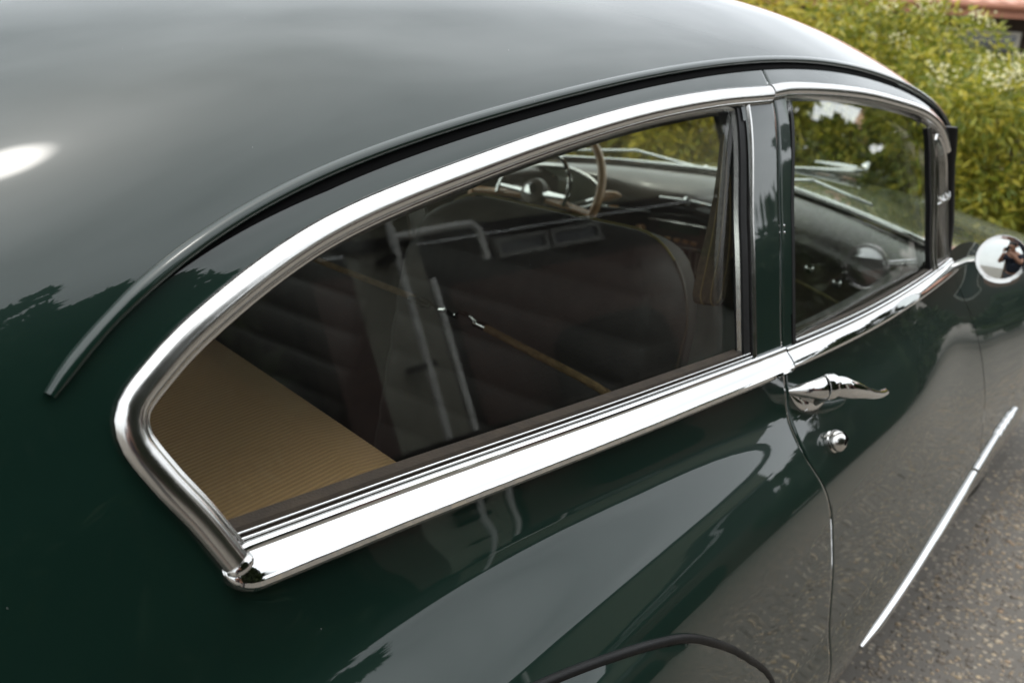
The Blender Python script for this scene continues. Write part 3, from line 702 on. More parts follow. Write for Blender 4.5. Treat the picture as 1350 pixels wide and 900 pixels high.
for y0,y1 in ((-.640,-.012),(.012,.640)):
    st=obj('front_seat',*seatback(y0,y1),M['dark_cloth'],car)
    rr=.17; pts=[(-.052,y0+.004,.45),(-.0,y0+.004,.85),(.022,y0+.006,1.138-rr)]
    for a in np.linspace(0,90,10)[1:]: pts.append((.028+.027*math.sin(R(a)),y0+rr*.8*(1-math.cos(R(a)))+.004,1.138-rr+rr*math.sin(R(a))+.004))
    ptr=[(p[0],y0+y1-p[1],p[2]) for p in pts[::-1]]
    b=MB(); b.tube(pts[7:]+ptr[:-7],.0026,8); b.build('seat_piping',M['piping'],st)
    for q_ in (pts[:8],ptr[-8:]):
        b=MB(); b.tube(q_,.0045,8); b.build('seat_edge',M['dash_dark'],st)
cushion('front_cushion',(.33,0,.40),(.58,1.36,.22),ry(-5),M['dark_cloth'],.07)
# robe cord across the seat backs with its clasp
cp=[(-.155,-.655,.905),(-.165,-.58,.929),(-.17,-.45,.952),(-.165,-.335,.968)]
b=MB(); b.tube(smooth_path(cp,16),.0066,10); rc=b.build('robe_cord',M['cord'],car)
cp2=[(-.155,-.175,.974),(-.16,.0,.985),(-.16,.2,.998),(-.15,.45,1.008),(-.14,.66,1.0)]
b=MB(); b.tube(smooth_path(cp2,20),.0060,10); b.build('robe_cord',M['cord'],car)
b=MB()
b.tube([(-.168,-.345,.967),(-.178,-.33,.981),(-.180,-.31,.984),(-.175,-.298,.972),(-.172,-.285,.971),(-.176,-.27,.978)],.0042,8)
b.tube([(-.176,-.275,.979),(-.172,-.255,.973),(-.176,-.235,.982),(-.176,-.215,.986)],.0036,8)
b.tube([(-.174,-.235,.974),(-.172,-.21,.975),(-.17,-.18,.974)],[.004,.0085,.0065],10)
b.tube([(-.166,-.36,.965),(-.167,-.335,.968)],[.008,.0085],12)
b.build('cord_clasp',M['chrome'],rc)
# assist strap hanging in a loop behind the pillar
fr_p=smooth_path([(-.072,-.706,1.335),(-.068,-.711,1.25),(-.072,-.713,1.17),(-.080,-.713,1.10)],22)
back_p=smooth_path([(-.062,-.722,1.10),(-.058,-.722,1.17),(-.062,-.716,1.25),(-.070,-.708,1.335)],22)
arc=[(-.071+.0105*math.cos(R(a)),-.7175+.0055*math.cos(R(a)),1.094-.017*math.sin(R(a))) for a in np.linspace(165,15,7)]
lp_=np.concatenate([fr_p,np.array([(-.071-.009*math.cos(R(a)),-.7175+.0045*math.cos(R(a)),1.096-.018*math.sin(R(a))) for a in np.linspace(12,168,9)]),back_p])
sd_=np.array([.50,-.866,0]); v=[];f=[]; wl=[]
for i,p in enumerate(lp_):
    t=(lp_[min(i+1,len(lp_)-1)]-lp_[max(i-1,0)]); t/=np.linalg.norm(t); nn=np.cross(sd_,t); nn/=np.linalg.norm(nn)
    dz=(1.335-p[2])/.24; w=.0065+.0105*min(1,max(0,dz)*1.25)**1.2; wl.append((w,nn))
    for a,b_ in ((-1,-1),(1,-1),(1,1),(-1,1)): v.append(p+sd_*w*a+nn*.0019*b_)
for i in range(len(lp_)-1):
    for j in range(4): f.append((i*4+j,i*4+(j+1)%4,(i+1)*4+(j+1)%4,(i+1)*4+j))
f+=[(0,1,2,3),tuple(range(4*len(lp_)-4,4*len(lp_)))[::-1]]
st=obj('assist_strap',v,f,M['strap'],car,fix=True,autos=40)
for ww in (-.28,.62):
    for sg in (-1,1):
        b=MB(); b.tube([p+sd_*w*ww+nn*.0022*sg for p,(w,nn) in zip(lp_,wl)],.0012,5); b.build('stitching',M['stitch'],st)
# dashboard
DX=lambda y: XW(y)
def dash():
    v=[];f=[];prof=[(-.015,1.058),(-.06,1.060),(-.12,1.052),(-.17,1.036),(-.205,1.012),(-.222,.985),(-.226,.955),(-.215,.940)]; ny=60
    for j in range(ny):
        y=-.76+1.52*j/(ny-1)
        hump=.022*math.exp(-((y-.37)/.16)**4)
        for k,(dx,z) in enumerate(prof):
            g=[0,.2,.6,1,1,.6,0,0][k]; dx=dx*(1-.20*(1/(1+math.exp((y+.2)*14)))); v.append((DX(y)+dx-.03*hump/.022*g,y,z-.035*(abs(y)/.76)**2+hump*g))
    m=len(prof)
    for j in range(ny-1):
        for k in range(m-1): f.append((j*m+k,j*m+k+1,(j+1)*m+k+1,(j+1)*m+k))
    return v,f
ds=obj('dashboard',*dash(),M['dash'],car,fix=True)
v=[];f=[];ny=40
for j in range(ny):
    y=-.76+1.52*j/(ny-1)
    for dx,z in ((-.212,.945),(-.20,.90),(-.19,.80),(-.16,.70),(-.10,.69)): v.append((DX(y)+dx*(1-.20*(1/(1+math.exp((y+.2)*14)))),y,z-.035*(abs(y)/.76)**2))
for j in range(ny-1):
    for k in range(4): f.append((j*5+k,j*5+k+1,(j+1)*5+k+1,(j+1)*5+k))
dpn=obj('dash_panel',v,f,M['dash_dark'],car)
def dface(y,z,o=0.): return np.array([DX(y)-.222*(1-.20*(1/(1+math.exp((y+.2)*14))))-o,y,z-.035*(abs(y)/.76)**2])
b=MB(); b.tube([dface(y,.998+.0,.006) for y in np.linspace(-.07,.10,6)],.0045,8); b.lathe(dface(.015,.998,.004),(-1,0,0),[(.012,0),(.014,.012),(.006,.02)],12); b.build('glovebox_pull',M['chrome'],ds)
b=MB(); c=dface(.03,.895,-.02); b.box(c,(.05,.19,.075)); rad=b.build('radio',M['dash_dark'],dpn,bev=.006)
for dy in (-.115,.115):
    b=MB(); b.lathe(dface(.03+dy,.895,-.012),(-1,0,0),[(.014,0),(.015,.02),(.011,.028)],16); b.build('radio_knob',M['wood'],rad)
b=MB(); b.tube([dface(-.062,.932,.008),dface(.122,.932,.008),dface(.122,.860,.008),dface(-.062,.860,.008)],.0028,6,closed=True); b.build('radio_trim',M['trim'],rad)
b=MB(); b.box(dface(.03,.912,.006),(.004,.14,.022)); b.build('radio_dial',M['gauge'],rad)
for k in range(5):
    b=MB(); b.box(dface(-.025+.028*k,.877,.010),(.014,.02,.011)); b.build('radio_button',M['wood'],rad,bev=.002)
for k in range(13):
    b=MB(); b.tube([dface(-.13+.026*k,.84,-.022),dface(-.13+.026*k,.775,-.03)],.005,6); b.build('speaker_slat',M['slat'],dpn)
b=MB(); b.tube([dface(y,.955,.004) for y in np.linspace(.12,.62,14)],.006,8); b.build('dash_molding',M['chrome'],ds)
for y in (-.22,-.34,-.46,-.56):
    b=MB(); b.lathe(dface(y,.93,-.0),(-1,0,.1),[(.006,0),(.006,.014),(.014,.018),(.012,.032),(.004,.036)],14); b.build('dash_knob',M['chrome'],dpn)
b=MB(); b.tube([dface(y,.875,-.01) for y in np.linspace(-.70,-.10,16)],.004,8); b.build('dash_molding',M['piping'],dpn)
# instrument cluster
b=MB(); gc_=dface(.37,1.005,.022); n=36
ring=[gc_+np.array([0.0,.155*math.cos(a),.062*math.sin(a)]) for a in np.linspace(0,2*math.pi,n+1)[:-1]]
b.tube(ring,.006,8,closed=True); gg=b.build('gauge_bezel',M['trim'],ds)
b=MB(); k0=[gc_+np.array([.004,.155*math.cos(a),.062*math.sin(a)]) for a in np.linspace(0,2*math.pi,n+1)[:-1]]; b.add([gc_+np.array([.004,0,0])]+k0,[(0,1+i,1+(i+1)%n) for i in range(n)]); b.build('gauge_face',M['gauge'],gg)
b=MB(); b.tube([gc_+np.array([-.002,.09,-.02]),gc_+np.array([-.002,.02,.03])],.002,6); b.build('gauge_needle',M['stitch'],gg)
# steering wheel on its column
SC=Vector((.915,.365,.992)); ax=Vector((-.88,0,.475)).normalized(); su=Vector((.475,0,.88)).normalized(); sy=Vector((0,1,0)); RS=.225
circ=lambda r,a,o=0: SC+su*(r*math.sin(a))+sy*(r*math.cos(a))+ax*o
b=MB(); b.tube([circ(RS,a) for a in np.linspace(0,2*math.pi,49)[:-1]],.0125,12,closed=True); sw=b.build('steering_wheel',M['wood'],car)
b=MB(); b.tube([circ(.125,a,.008) for a in np.linspace(R(-12),R(192),30)],.0065,8); b.build('horn_ring',M['chrome'],sw)
for a in (0,180):
    b=MB(); b.tube([circ(.03,R(a),-.005),circ(.13,R(a),.006)],[.012,.0065],8); b.build('horn_bar',M['chrome'],sw)
for a in (-8,188,270):
    b=MB(); b.tube([circ(.03,R(a),-.02),circ(.12,R(a),-.012),circ(RS,R(a),0)],[.016,.011,.010],8); b.build('wheel_spoke',M['wood'],sw)
b=MB(); b.lathe(SC-ax*.05,ax,[(.03,0),(.042,.02),(.046,.045),(.038,.06),(.02,.068),(.002,.07)],24); b.build('wheel_hub',M['dash_dark'],sw)
b=MB(); b.lathe(SC+ax*.018,ax,[(.020,0),(.020,.004),(.012,.008),(.002,.009)],20); b.build('horn_badge',M['chrome'],sw)
b=MB(); b.tube([SC-ax*.02,SC-ax*.30,SC-ax*.62],.024,14); b.build('steering_column',M['dash_dark'],car)
g0=SC-ax*.10; b=MB(); b.tube([g0,g0+Vector((.0,-.09,.015)),g0+Vector((-.01,-.17,.05))],[.008,.006,.006],8); gl=b.build('gear_lever',M['chrome'],car)
b=MB(); ell_tube(b,[g0+Vector((-.01,-.165,.048)),g0+Vector((-.01,-.18,.055)),g0+Vector((-.01,-.21,.064)),g0+Vector((-.01,-.24,.070)),g0+Vector((-.01,-.255,.072))],[.005,.011,.014,.011,.003],[.005,.012,.016,.012,.003]); b.build('lever_knob',M['wood'],gl)
# inner door / quarter trim in grey cloth below the sills
def inner(s):
    v=[];f=[]; xs=np.linspace(-1.0,1.1,50)
    for x in xs:
        for z in (1.012,1.0,.9,.75,.55,.3): v.append((x,s*(Y(x,1.012)-.075-(0 if z>1.005 else .004)),z))
    for i in range(49):
        for j in range(5): f.append((i*6+j,(i+1)*6+j,(i+1)*6+j+1,i*6+j+1))
    return v,f
for s in (-1,1): obj('side_trim',*inner(s),M['grey_cloth'],car,fix=True)
for s in (-1,1):
    v=[];f=[]; xs=np.linspace(-1.05,1.06,50)
    for x in xs:
        y=Y(x,1.012); dz=-.026*min(1,max(0,x+.05)/.8); v+= [(x,s*(y-.045),1.024+dz),(x,s*(y-.062),1.022+dz),(x,s*(y-.078),1.010+dz)]
    for i in range(49):
        for j in range(2): f.append((i*3+j,(i+1)*3+j,(i+1)*3+j+1,i*3+j+1))
    obj('window_sill',v,f,M['felt'],car,fix=True)
# ---------------------------------------------------------------- ground
def asphalt():
    m=bpy.data.materials.new('pebbly_asphalt'); m.use_nodes=True; t=m.node_tree; b=t.nodes['Principled BSDF']; c=N(t,'ShaderNodeTexCoord')
    def vor(sc_):
        v=N(t,'ShaderNodeTexVoronoi'); v.inputs['Scale'].default_value=sc_; v.inputs['Randomness'].default_value=1; L(t,c.outputs['Object'],v.inputs['Vector']); return v
    big=N(t,'ShaderNodeTexNoise'); big.inputs['Scale'].default_value=1.3; big.inputs['Detail'].default_value=6; L(t,c.outputs['Object'],big.inputs['Vector'])
    v1=vor(52); v2=vor(120)
    s1=N(t,'ShaderNodeSeparateColor'); L(t,v1.outputs['Color'],s1.inputs[0])
    ramp=N(t,'ShaderNodeValToRGB'); L(t,s1.outputs[0],ramp.inputs[0]); e=ramp.color_ramp.elements
    e[0].position=0; e[0].color=(.10,.084,.066,1); e[1].position=1; e[1].color=(.50,.39,.25,1)
    for p,col in ((.3,(.21,.185,.155,1)),(.6,(.29,.255,.208,1)),(.85,(.38,.33,.255,1))): q=e.new(p); q.color=col
    tar=mixc(t,big.outputs[0],(.125,.113,.097),(.165,.149,.128))
    edge=N(t,'ShaderNodeMapRange'); L(t,v1.outputs['Distance'],edge.inputs[0]); edge.inputs[1].default_value=.33; edge.inputs[2].default_value=.48
    col=mixc(t,edge.outputs[0],ramp.outputs[0],tar)
    keep=math_(t,'GREATER_THAN',s1.outputs[1],.35); col=mixc(t,keep,tar,col)
    L(t,col,b.inputs['Base Color']); b.inputs['Roughness'].default_value=.85
    hgt=math_(t,'ADD',math_(t,'MULTIPLY',math_(t,'SUBTRACT',1.0,edge.outputs[0]),keep),math_(t,'MULTIPLY',v2.outputs['Distance'],.35))
    bp=N(t,'ShaderNodeBump'); bp.inputs['Strength'].default_value=.8; bp.inputs['Distance'].default_value=.004; L(t,hgt,bp.inputs['Height']); L(t,bp.outputs[0],b.inputs['Normal'])
    return m
S=400
g=obj('ground',[(-S,-S,0),(S,-S,0),(S,S,0),(-S,S,0)],[(0,1,2,3)],asphalt(),smooth=False); g['kind']='structure'
# pebbles standing proud of the asphalt beside the car
def pebbles(n=26000):
    base=[(1,0,0),(-1,0,0),(0,1,0),(0,-1,0),(0,0,1),(.6,.6,.65),(-.6,.6,.65),(.6,-.6,.65),(-.6,-.6,.65)]
    fc=[(0,2,5),(2,1,6),(1,3,8),(3,0,7),(5,4,7),(6,4,5),(8,4,6),(7,4,8),(0,5,7),(2,6,5),(1,8,6),(3,7,8)]
    base=np.array(base); P=np.stack([-.4+5.2*rng.uniform(0,1,n),-.85-2.4*rng.uniform(0,1,n)**1.3],1)
    a=rng.uniform(0,6.28,n); r=rng.gamma(5,.0009,n)+.0016; asp=rng.uniform(.6,1,n); h=rng.uniform(.35,.7,n)
    v=np.empty((n,9,3)); ca,sa=np.cos(a)[:,None],np.sin(a)[:,None]; bx=base[None,:,0]*r[:,None]*(1+.25*rng.uniform(-1,1,(n,9))); by=base[None,:,1]*(r*asp)[:,None]
    v[...,0]=P[:,:1]+bx*ca-by*sa; v[...,1]=P[:,1:]+bx*sa+by*ca; v[...,2]=base[None,:,2]*(r*h)[:,None]-.0006
    f=(np.array(fc)[None]+9*np.arange(n)[:,None,None]).reshape(-1,3)
    o=obj('pebbles',v.reshape(-1,3),f,None); return o
def pebble_mat():
    m=bpy.data.materials.new('pebble'); m.use_nodes=True; t=m.node_tree; b=t.nodes['Principled BSDF']; g=N(t,'ShaderNodeNewGeometry'); rp=N(t,'ShaderNodeValToRGB'); L(t,g.outputs['Random Per Island'],rp.inputs[0]); e=rp.color_ramp.elements
    e[0].color=(.12,.105,.088,1); e[1].color=(.50,.42,.31,1)
    for p,c in ((.35,(.22,.185,.148,1)),(.7,(.32,.265,.195,1)),(.9,(.40,.31,.20,1)),(.96,(.34,.24,.16,1))): q=e.new(p); q.color=c
    L(t,rp.outputs[0],b.inputs['Base Color']); b.inputs['Roughness'].default_value=.75; return m
pb=pebbles(); pb.data.materials.append(pebble_mat()); pb['kind']='stuff'; tag(pb,label='small tan and brown pebbles embedded in the asphalt')
# ---------------------------------------------------------------- shrubs in front
def leaf_mat(name,a,b_,c_):
    m=bpy.data.materials.new(name); m.use_nodes=True; t=m.node_tree; b=t.nodes['Principled BSDF']; g=N(t,'ShaderNodeNewGeometry'); rp=N(t,'ShaderNodeValToRGB'); L(t,g.outputs['Random Per Island'],rp.inputs[0]); e=rp.color_ramp.elements
    e[0].color=a+(1,); e[1].color=c_+(1,); q=e.new(.55); q.color=b_+(1,)
    tr=N(t,'ShaderNodeBsdfTranslucent'); L(t,rp.outputs[0],tr.inputs[0]); L(t,rp.outputs[0],b.inputs['Base Color']); b.inputs['Roughness'].default_value=.45
    mx=N(t,'ShaderNodeMixShader'); mx.inputs[0].default_value=.35; o=t.nodes['Material Output']; L(t,b.outputs[0],mx.inputs[1]); L(t,tr.outputs[0],mx.inputs[2]); L(t,mx.outputs[0],o.inputs[0]); return m
LG=leaf_mat('leaf_green',(.11,.15,.016),(.29,.30,.028),(.54,.45,.055))
LY=leaf_mat('leaf_yellow',(.18,.20,.02),(.40,.34,.028),(.58,.46,.055))
LD=leaf_mat('leaf_dark',(.018,.032,.010),(.030,.048,.013),(.05,.07,.018))
FL=mat('cream_blossom',(.66,.62,.36),.8)
BK=mat('bark',(.10,.07,.045),.9,var=(.05,.035,.025),scale=30)
def crown(n,rx,ry_,rz,zc,ll,lw,clumps,seed):
    g=np.random.default_rng(seed)
    # clump centres spread through an uneven volume, leaves drooping around each
    u=g.normal(size=(clumps,3)); u/=(np.abs(u)**3.2).sum(1)[:,None]**(1/3.2); rad=g.uniform(.25,1.,clumps)**.6
    cc=u*rad[:,None]*np.array([rx,ry_,rz]); cc[:,2]+=zc; cr=g.uniform(.10,.24,clumps)
    k=g.integers(0,clumps,n); d=g.normal(size=(n,3)); d/=np.linalg.norm(d,axis=1)[:,None]
    p=cc[k]+d*(cr[k]*g.uniform(.2,1,n)**.5)[:,None]
    dirv=d*.9+g.normal(size=(n,3))*.45+np.array([0,0,-.35]); dirv/=np.linalg.norm(dirv,axis=1)[:,None]
    side=np.cross(dirv,g.normal(size=(n,3))); side/=np.linalg.norm(side,axis=1)[:,None]; nn=np.cross(dirv,side)
    l=(ll*g.uniform(.6,1.3,n))[:,None]; w_=(lw*g.uniform(.7,1.2,n))[:,None]
    v=np.stack([p,p+dirv*l*.45+side*w_+nn*w_*.4,p+dirv*l,p+dirv*l*.45-side*w_+nn*w_*.4],1)
    v[...,2]=np.maximum(v[...,2],.02)
    b=4*np.arange(n)[:,None]; f=np.concatenate([b+np.array([0,1,2]),b+np.array([0,2,3])],1).reshape(-1,3)
    return v.reshape(-1,3),f,cc,cr
def shrub(x,y,rx,ry_,h,seed,m,label,n=24000,flowers=0,name='leafy_shrub',cat='shrub',ll=.085,lw=.0125,clumps=260):
    t=empty(name,(x,y,0),label=label,cat=cat,group='trees and shrubs around the yard')
    v,f,cc,cr=crown(n,rx,ry_,h*.5,h*.52,ll,lw,clumps,seed)
    fo=obj('foliage',v,f,m,t,smooth=False)
    b=MB(); g=np.random.default_rng(seed+1)
    for k in range(9):
        c=cc[g.integers(0,len(cc))]; b.tube([(g.uniform(-.12,.12),g.uniform(-.12,.12),-.02),(c[0]*.35,c[1]*.35,c[2]*.45),tuple(c)],[.018,.012,.004],6)
    b.build('stem',BK,t)
    if flowers:
        top=np.argsort(-(cc[:,2]+g.uniform(-.25,.25,len(cc))))[:flowers]; v=[];f=[]
        for k in top:
            for q in range(26):
                p=cc[k]+np.array([-.6*cr[k],0,cr[k]*.75])+g.normal(size=3)*np.array([.055,.055,.035]); r=g.uniform(.007,.014)
                a=len(v); v+=[p+np.array(o_)*r for o_ in ((1,0,0),(0,1,0),(-1,0,0),(0,-1,0),(0,0,1),(0,0,-1))]; f+=[(a,a+1,a+4),(a+1,a+2,a+4),(a+2,a+3,a+4),(a+3,a,a+4),(a+1,a,a+5),(a+2,a+1,a+5),(a+3,a+2,a+5),(a,a+3,a+5)]
        obj('blossom',v,f,FL,t,smooth=False)
    return t
SH=[(6.4,.15,1.0,.85,1.42,11,LG,'green shrub with cream blossom at the right, below the white framed house window',24),
(6.7,1.3,1.0,.95,1.80,12,LG,'taller shrub with cream blossom rising just beyond the roof front and windshield pillar',16),
(6.3,2.6,1.0,1.05,1.86,14,LY,'golden leaved shrub seen through the door window',0),
(6.1,3.9,1.0,.95,1.75,15,LY,'golden leaved shrub seen through the windshield beside its divider',0),
(6.1,5.2,1.0,1.0,1.7,16,LY,'golden shrub beyond the steering wheel',0),
]
for x,y,rx,ry_,h,sd,m_,lb,fw in SH: shrub(x,y,rx,ry_,h,sd,m_,lb,flowers=fw)
# ---------------------------------------------------------------- house behind the shrubs
hs=empty('house',(15.5,0,-.13),label='brown house with terracotta tiled roof and white framed window behind shrubs',cat='house')
HW=mat('dark_timber_wall',(.075,.05,.035),.8,var=(.05,.035,.026),scale=6,stretch=(1,1,8))
TERR=mat('terracotta_tile',(.42,.20,.13),.7,var=(.52,.30,.22),scale=5)
FAS=mat('terracotta_fascia',(.36,.15,.085),.6,var=(.30,.12,.07),scale=4)
WHT=mat('white_window_frame',(.62,.60,.54),.5)
DARKG=mat('dark_window_pane',(.02,.026,.03),.04,spec=.8)
b=MB(); b.box((.6,3.65,1.2),(.3,15.0,2.4)); b.build('wall',HW,hs)
rf=MB(); 
pitch=R(16); 
rf.add([(-.55,-4.2,2.36),(-.55,11.5,2.36),(5.0,11.5,2.36+5.55*math.tan(pitch)),(5.0,-4.2,2.36+5.55*math.tan(pitch)),(-.55,-4.2,2.28),(-.55,11.5,2.28),(5.0,11.5,2.28+5.55*math.tan(pitch)),(5.0,-4.2,2.28+5.55*math.tan(pitch))],[(0,1,2,3),(7,6,5,4),(0,4,5,1),(2,6,7,3),(0,3,7,4),(1,5,6,2)])
roof=rf.build('roof',HW,hs,smooth=False)
b=MB(); b.box((-.59,3.65,2.29),(.06,15.7,.17)); b.build('fascia',FAS,hs)
b=MB(); b.tube([(-.66,-4.2,2.36),(-.66,11.5,2.36)],.05,10); b.build('gutter',FAS,hs)
tm=MB(); 
for q in range(8):
    a0,a1=math.pi*q/7,math.pi*min(q+1,7)/7
v=[];f=[]
for i in range(2):
    for q in range(7):
        a=math.pi*q/6; v.append((.40*i,.13*math.cos(a),.045*math.sin(a)+.012*(1-i)))
for q in range(6): f.append((q,q+1,7+q+1,7+q))
v+= [(p[0],p[1],p[2]-.012) for p in v[:7]]
for q in range(6): f.append((q+1,q,14+q,14+q+1))
tile0=None
for r_ in range(4):
    for k in range(40):
        y=-4.1+.265*k+.0
        if tile0 is None: o=obj('roof_tile',v,f,TERR,roof,autos=50); tile0=o
        else: o=tile0.copy(); link(o,roof)
        o.location=(-.60+.36*r_*math.cos(pitch),y,2.375+.36*r_*math.sin(pitch)); o.rotation_euler=(0,-pitch,rng.uniform(-.02,.02))
tv=[];tf=[]
for r_ in range(4,15):
    for k in range(58):
        y=-4.1+.265*k; 
        for p in v:
            x=p[0]; zz_=p[2]; tv.append((-.60+.36*r_*math.cos(pitch)+x*math.cos(pitch)-zz_*math.sin(pitch),y+p[1],2.375+.36*r_*math.sin(pitch)+x*math.sin(pitch)+zz_*math.cos(pitch)))
        k0=len(tv)-len(v); tf+=[tuple(i+k0 for i in q) for q in f]
o=obj('roof_tiles',tv,tf,TERR,roof,autos=50); o['kind']='stuff'
def window(parent,c,w_,h_,fm,gm,ax='y',bars=0,dep=.08,t_=.06):
    """framed window facing -x (ax 'y') or +y (ax 'x')"""
    b=MB(); 
    S_=(lambda a,b_,d: (d,a,b_)) if ax=='y' else (lambda a,b_,d:(a,d,b_))
    for s in (-1,1):
        b.box(Vector(c)+Vector(S_(s*(w_/2-t_/2),0,0)),S_(t_,h_,dep)); b.box(Vector(c)+Vector(S_(0,s*(h_/2-t_/2),0)),S_(w_-2*t_,t_,dep))
    for k in range(bars): b.box(Vector(c)+Vector(S_(-w_/2+w_*(k+1)/(bars+1),0,0)),S_(t_*.7,h_-2*t_,dep*.8))
    fr=b.build('window',fm,parent,smooth=False)
    g=MB(); g.box(Vector(c),S_(w_-t_,h_-t_,.012)); g.build('pane',gm,fr,smooth=False)
window(hs,(.43,-1.9,1.55),2.2,1.0,WHT,DARKG,bars=1)
window(hs,(.43,3.2,1.55),1.6,1.0,WHT,DARKG,bars=1)
# ---------------------------------------------------------------- workshop opposite, seen only as a reflection in the glass
ws_=empty('workshop',(0,-6,0),label='low brown boarded workshop with white pipes, reflected in the car windows',cat='building')
BRD=mat('red_brown_board',(.125,.066,.054),.7,var=(.085,.047,.04),scale=5,stretch=(1,1,6))
PLST=mat('pale_render',(.36,.35,.28),.9,var=(.32,.31,.25),scale=4)
GRYF=mat('grey_window_frame',(.26,.26,.24),.6)
OLIV=mat('olive_render',(.20,.195,.14),.9,var=(.17,.165,.12),scale=4)
PVC=mat('white_pvc',(.82,.82,.78),.4)
XL,XR,DL,DR=-9.0,8.2,-1.2,2.60
b=MB(); b.box(((XL+DL)/2,-.15,1.1),(DL-XL,.2,2.2)); b.box(((2.95+XR)/2,-.15,1.1),(XR-2.95,.2,2.2)); b.box(((DL+2.95)/2,-.15,2.12),(2.95-DL,.2,.16)); b.build('wall',M['lining'],ws_,smooth=False)
b=MB(); b.box((2.66,-.10,1.02),(.35,.25,2.04)); b.build('door_post',BRD,ws_,smooth=False)
b=MB(); b.box((3.20,-.03,1.1),(.70,.04,2.2)); b.build('rendered_panel',PLST,ws_,smooth=False)
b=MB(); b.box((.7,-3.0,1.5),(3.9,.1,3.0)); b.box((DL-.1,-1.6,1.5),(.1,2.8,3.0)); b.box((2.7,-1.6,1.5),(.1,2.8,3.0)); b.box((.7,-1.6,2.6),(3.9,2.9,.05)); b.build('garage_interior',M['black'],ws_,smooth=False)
b=MB(); b.box(((XL+XR)/2,.02,2.24),(XR-XL,.12,.07)); b.build('fascia',M['rubber'],ws_,smooth=False)
b=MB(); b.box(((2.95+XR)/2,-.12,2.66),(XR-2.95,.2,.78)); b.build('upper_wall',OLIV,ws_,smooth=False)
b=MB(); b.box(((XL+2.95)/2,-.10,2.66),(2.95-XL,.2,.78)); b.build('dark_gable',M['lining'],ws_,smooth=False)
b=MB(); b.add([(XL-.4,.10,3.02),(XR+.4,.10,3.02),(XR+.4,-5,3.25),(XL-.4,-5,3.25),(XL-.4,.10,3.10),(XR+.4,.10,3.10),(XR+.4,-5,3.33),(XL-.4,-5,3.33)],[(0,1,2,3),(7,6,5,4),(0,4,5,1),(2,6,7,3),(0,3,7,4),(1,5,6,2)]); b.build('roof',M['rubber'],ws_,smooth=False)
for k in range(10):
    z=.12+.18*k
    b=MB(); b.box(((3.72+XR)/2,.0,z),(XR-3.72,.035,.168),Matrix.Rotation(R(-9),3,'X')); b.build('siding_board',BRD,ws_,smooth=False)
for k in range(12):
    z=.12+.18*k
    b=MB(); b.box(((XL+DL)/2,.0,z),(DL-XL-.1,.035,.168),Matrix.Rotation(R(-5),3,'X')); b.build('siding_board',BRD,ws_,smooth=False)
for c,w_ in ((4.65,.62),(5.34,.66)): window(ws_,(c,.0,2.05),w_,.17,GRYF,DARKG,ax='x',dep=.07,t_=.035)
for k,(x,ztop) in enumerate(((3.17,2.95),)):
    b=MB(); b.tube([(x,.19,.0),(x,.19,ztop)],.032,14); b.build('drain_pipe',PVC,ws_)
b=MB(); b.tube([(3.48,.14,.0),(3.48,.14,1.80),(3.51,.10,1.88)],.027,14); b.build('drain_pipe',PVC,ws_)
b=MB(); b.tube([(3.17,.19,2.24),(3.75,.19,2.26),(3.97,.19,2.26),(4.04,.19,2.20),(4.04,.19,1.95)],.031,14); b.build('drain_pipe',PVC,ws_)
for z in (2.10,1.25,.5):
    b=MB(); b.box((3.17,.11,z),(.16,.20,.045)); b.build('pipe_clamp',M['rubber'],ws_,smooth=False)
b=MB(); b.tube([(3.17,.19,2.17),(3.17,.19,2.30)],.040,14); b.build('pipe_joint',PVC,ws_)
b=MB(); b.tube([(3.17,.19,1.14),(3.17,.19,1.20)],.039,14); b.build('pipe_joint',PVC,ws_)
# dark rain barrel beside the pipes
t=empty('rain_barrel',(4.75,-5.4,0),label='dark rain barrel standing under the white pipes',cat='barrel')
b=MB(); b.lathe((0,0,0),(0,0,1),[(.42,0),(.50,.3),(.52,.6),(.50,.95),(.46,1.15),(.36,1.24),(.05,1.26)],32); b.build('barrel_body',M['black'],t)
for z in (.3,.6,.9):
    b=MB(); b.tube([(.525*math.cos(a),.525*math.sin(a),z) for a in np.linspace(0,2*math.pi,33)[:-1]],.012,6,closed=True); b.build('hoop',M['rubber'],t)
# utility pole reflected in the mirror
t=empty('utility_pole',(-9,-3.2,0),label='timber utility pole standing far behind the car',cat='pole')
b=MB(); b.tube([(0,0,0),(0,0,7.5)],[.14,.10],12); b.build('pole_shaft',BK,t); b=MB(); b.box((0,0,6.9),(.1,1.8,.12)); b.build('crossarm',BK,t,smooth=False)
# added dark shed, standing in for the photographer mirrored in the rear quarter
shd=empty('stand_in_shed',(-1.6,-6.2,0),label='added tall dark shed shape beside the workshop, standing in for the photographer reflected in the rear quarter',cat='shed')
DKB=mat('dark_green_board',(.030,.036,.030),.8,var=(.02,.025,.02),scale=4)
b=MB(); b.add([(-2.2,-4,0),(2.2,-4,0),(2.2,-4,5.6),(0,-4,7.6),(-2.2,-4,5.6),(-2.2,0,0),(2.2,0,0),(2.2,0,5.6),(0,0,7.6),(-2.2,0,5.6)],[(4,3,2,1,0),(5,6,7,8,9),(0,1,6,5),(1,2,7,6),(0,5,9,4)]); b.build('wall',DKB,shd,smooth=False)
for s in (-1,1):
    b=MB(); b.add([(s*2.35,.25,5.50),(0,.25,7.65),(0,-4.2,7.65),(s*2.35,-4.2,5.50),(s*2.35,.25,5.58),(0,.25,7.73),(0,-4.2,7.73),(s*2.35,-4.2,5.58)],[(0,1,2,3),(7,6,5,4),(0,4,5,1),(1,5,6,2),(2,6,7,3),(3,7,4,0)]); b.build('roof',M['rubber'],shd,smooth=False)
for k in range(14):
    b=MB(); b.box((-2.04+.314*k,.012,2.75),(.29,.03,5.45)); b.build('board',DKB,shd,smooth=False)
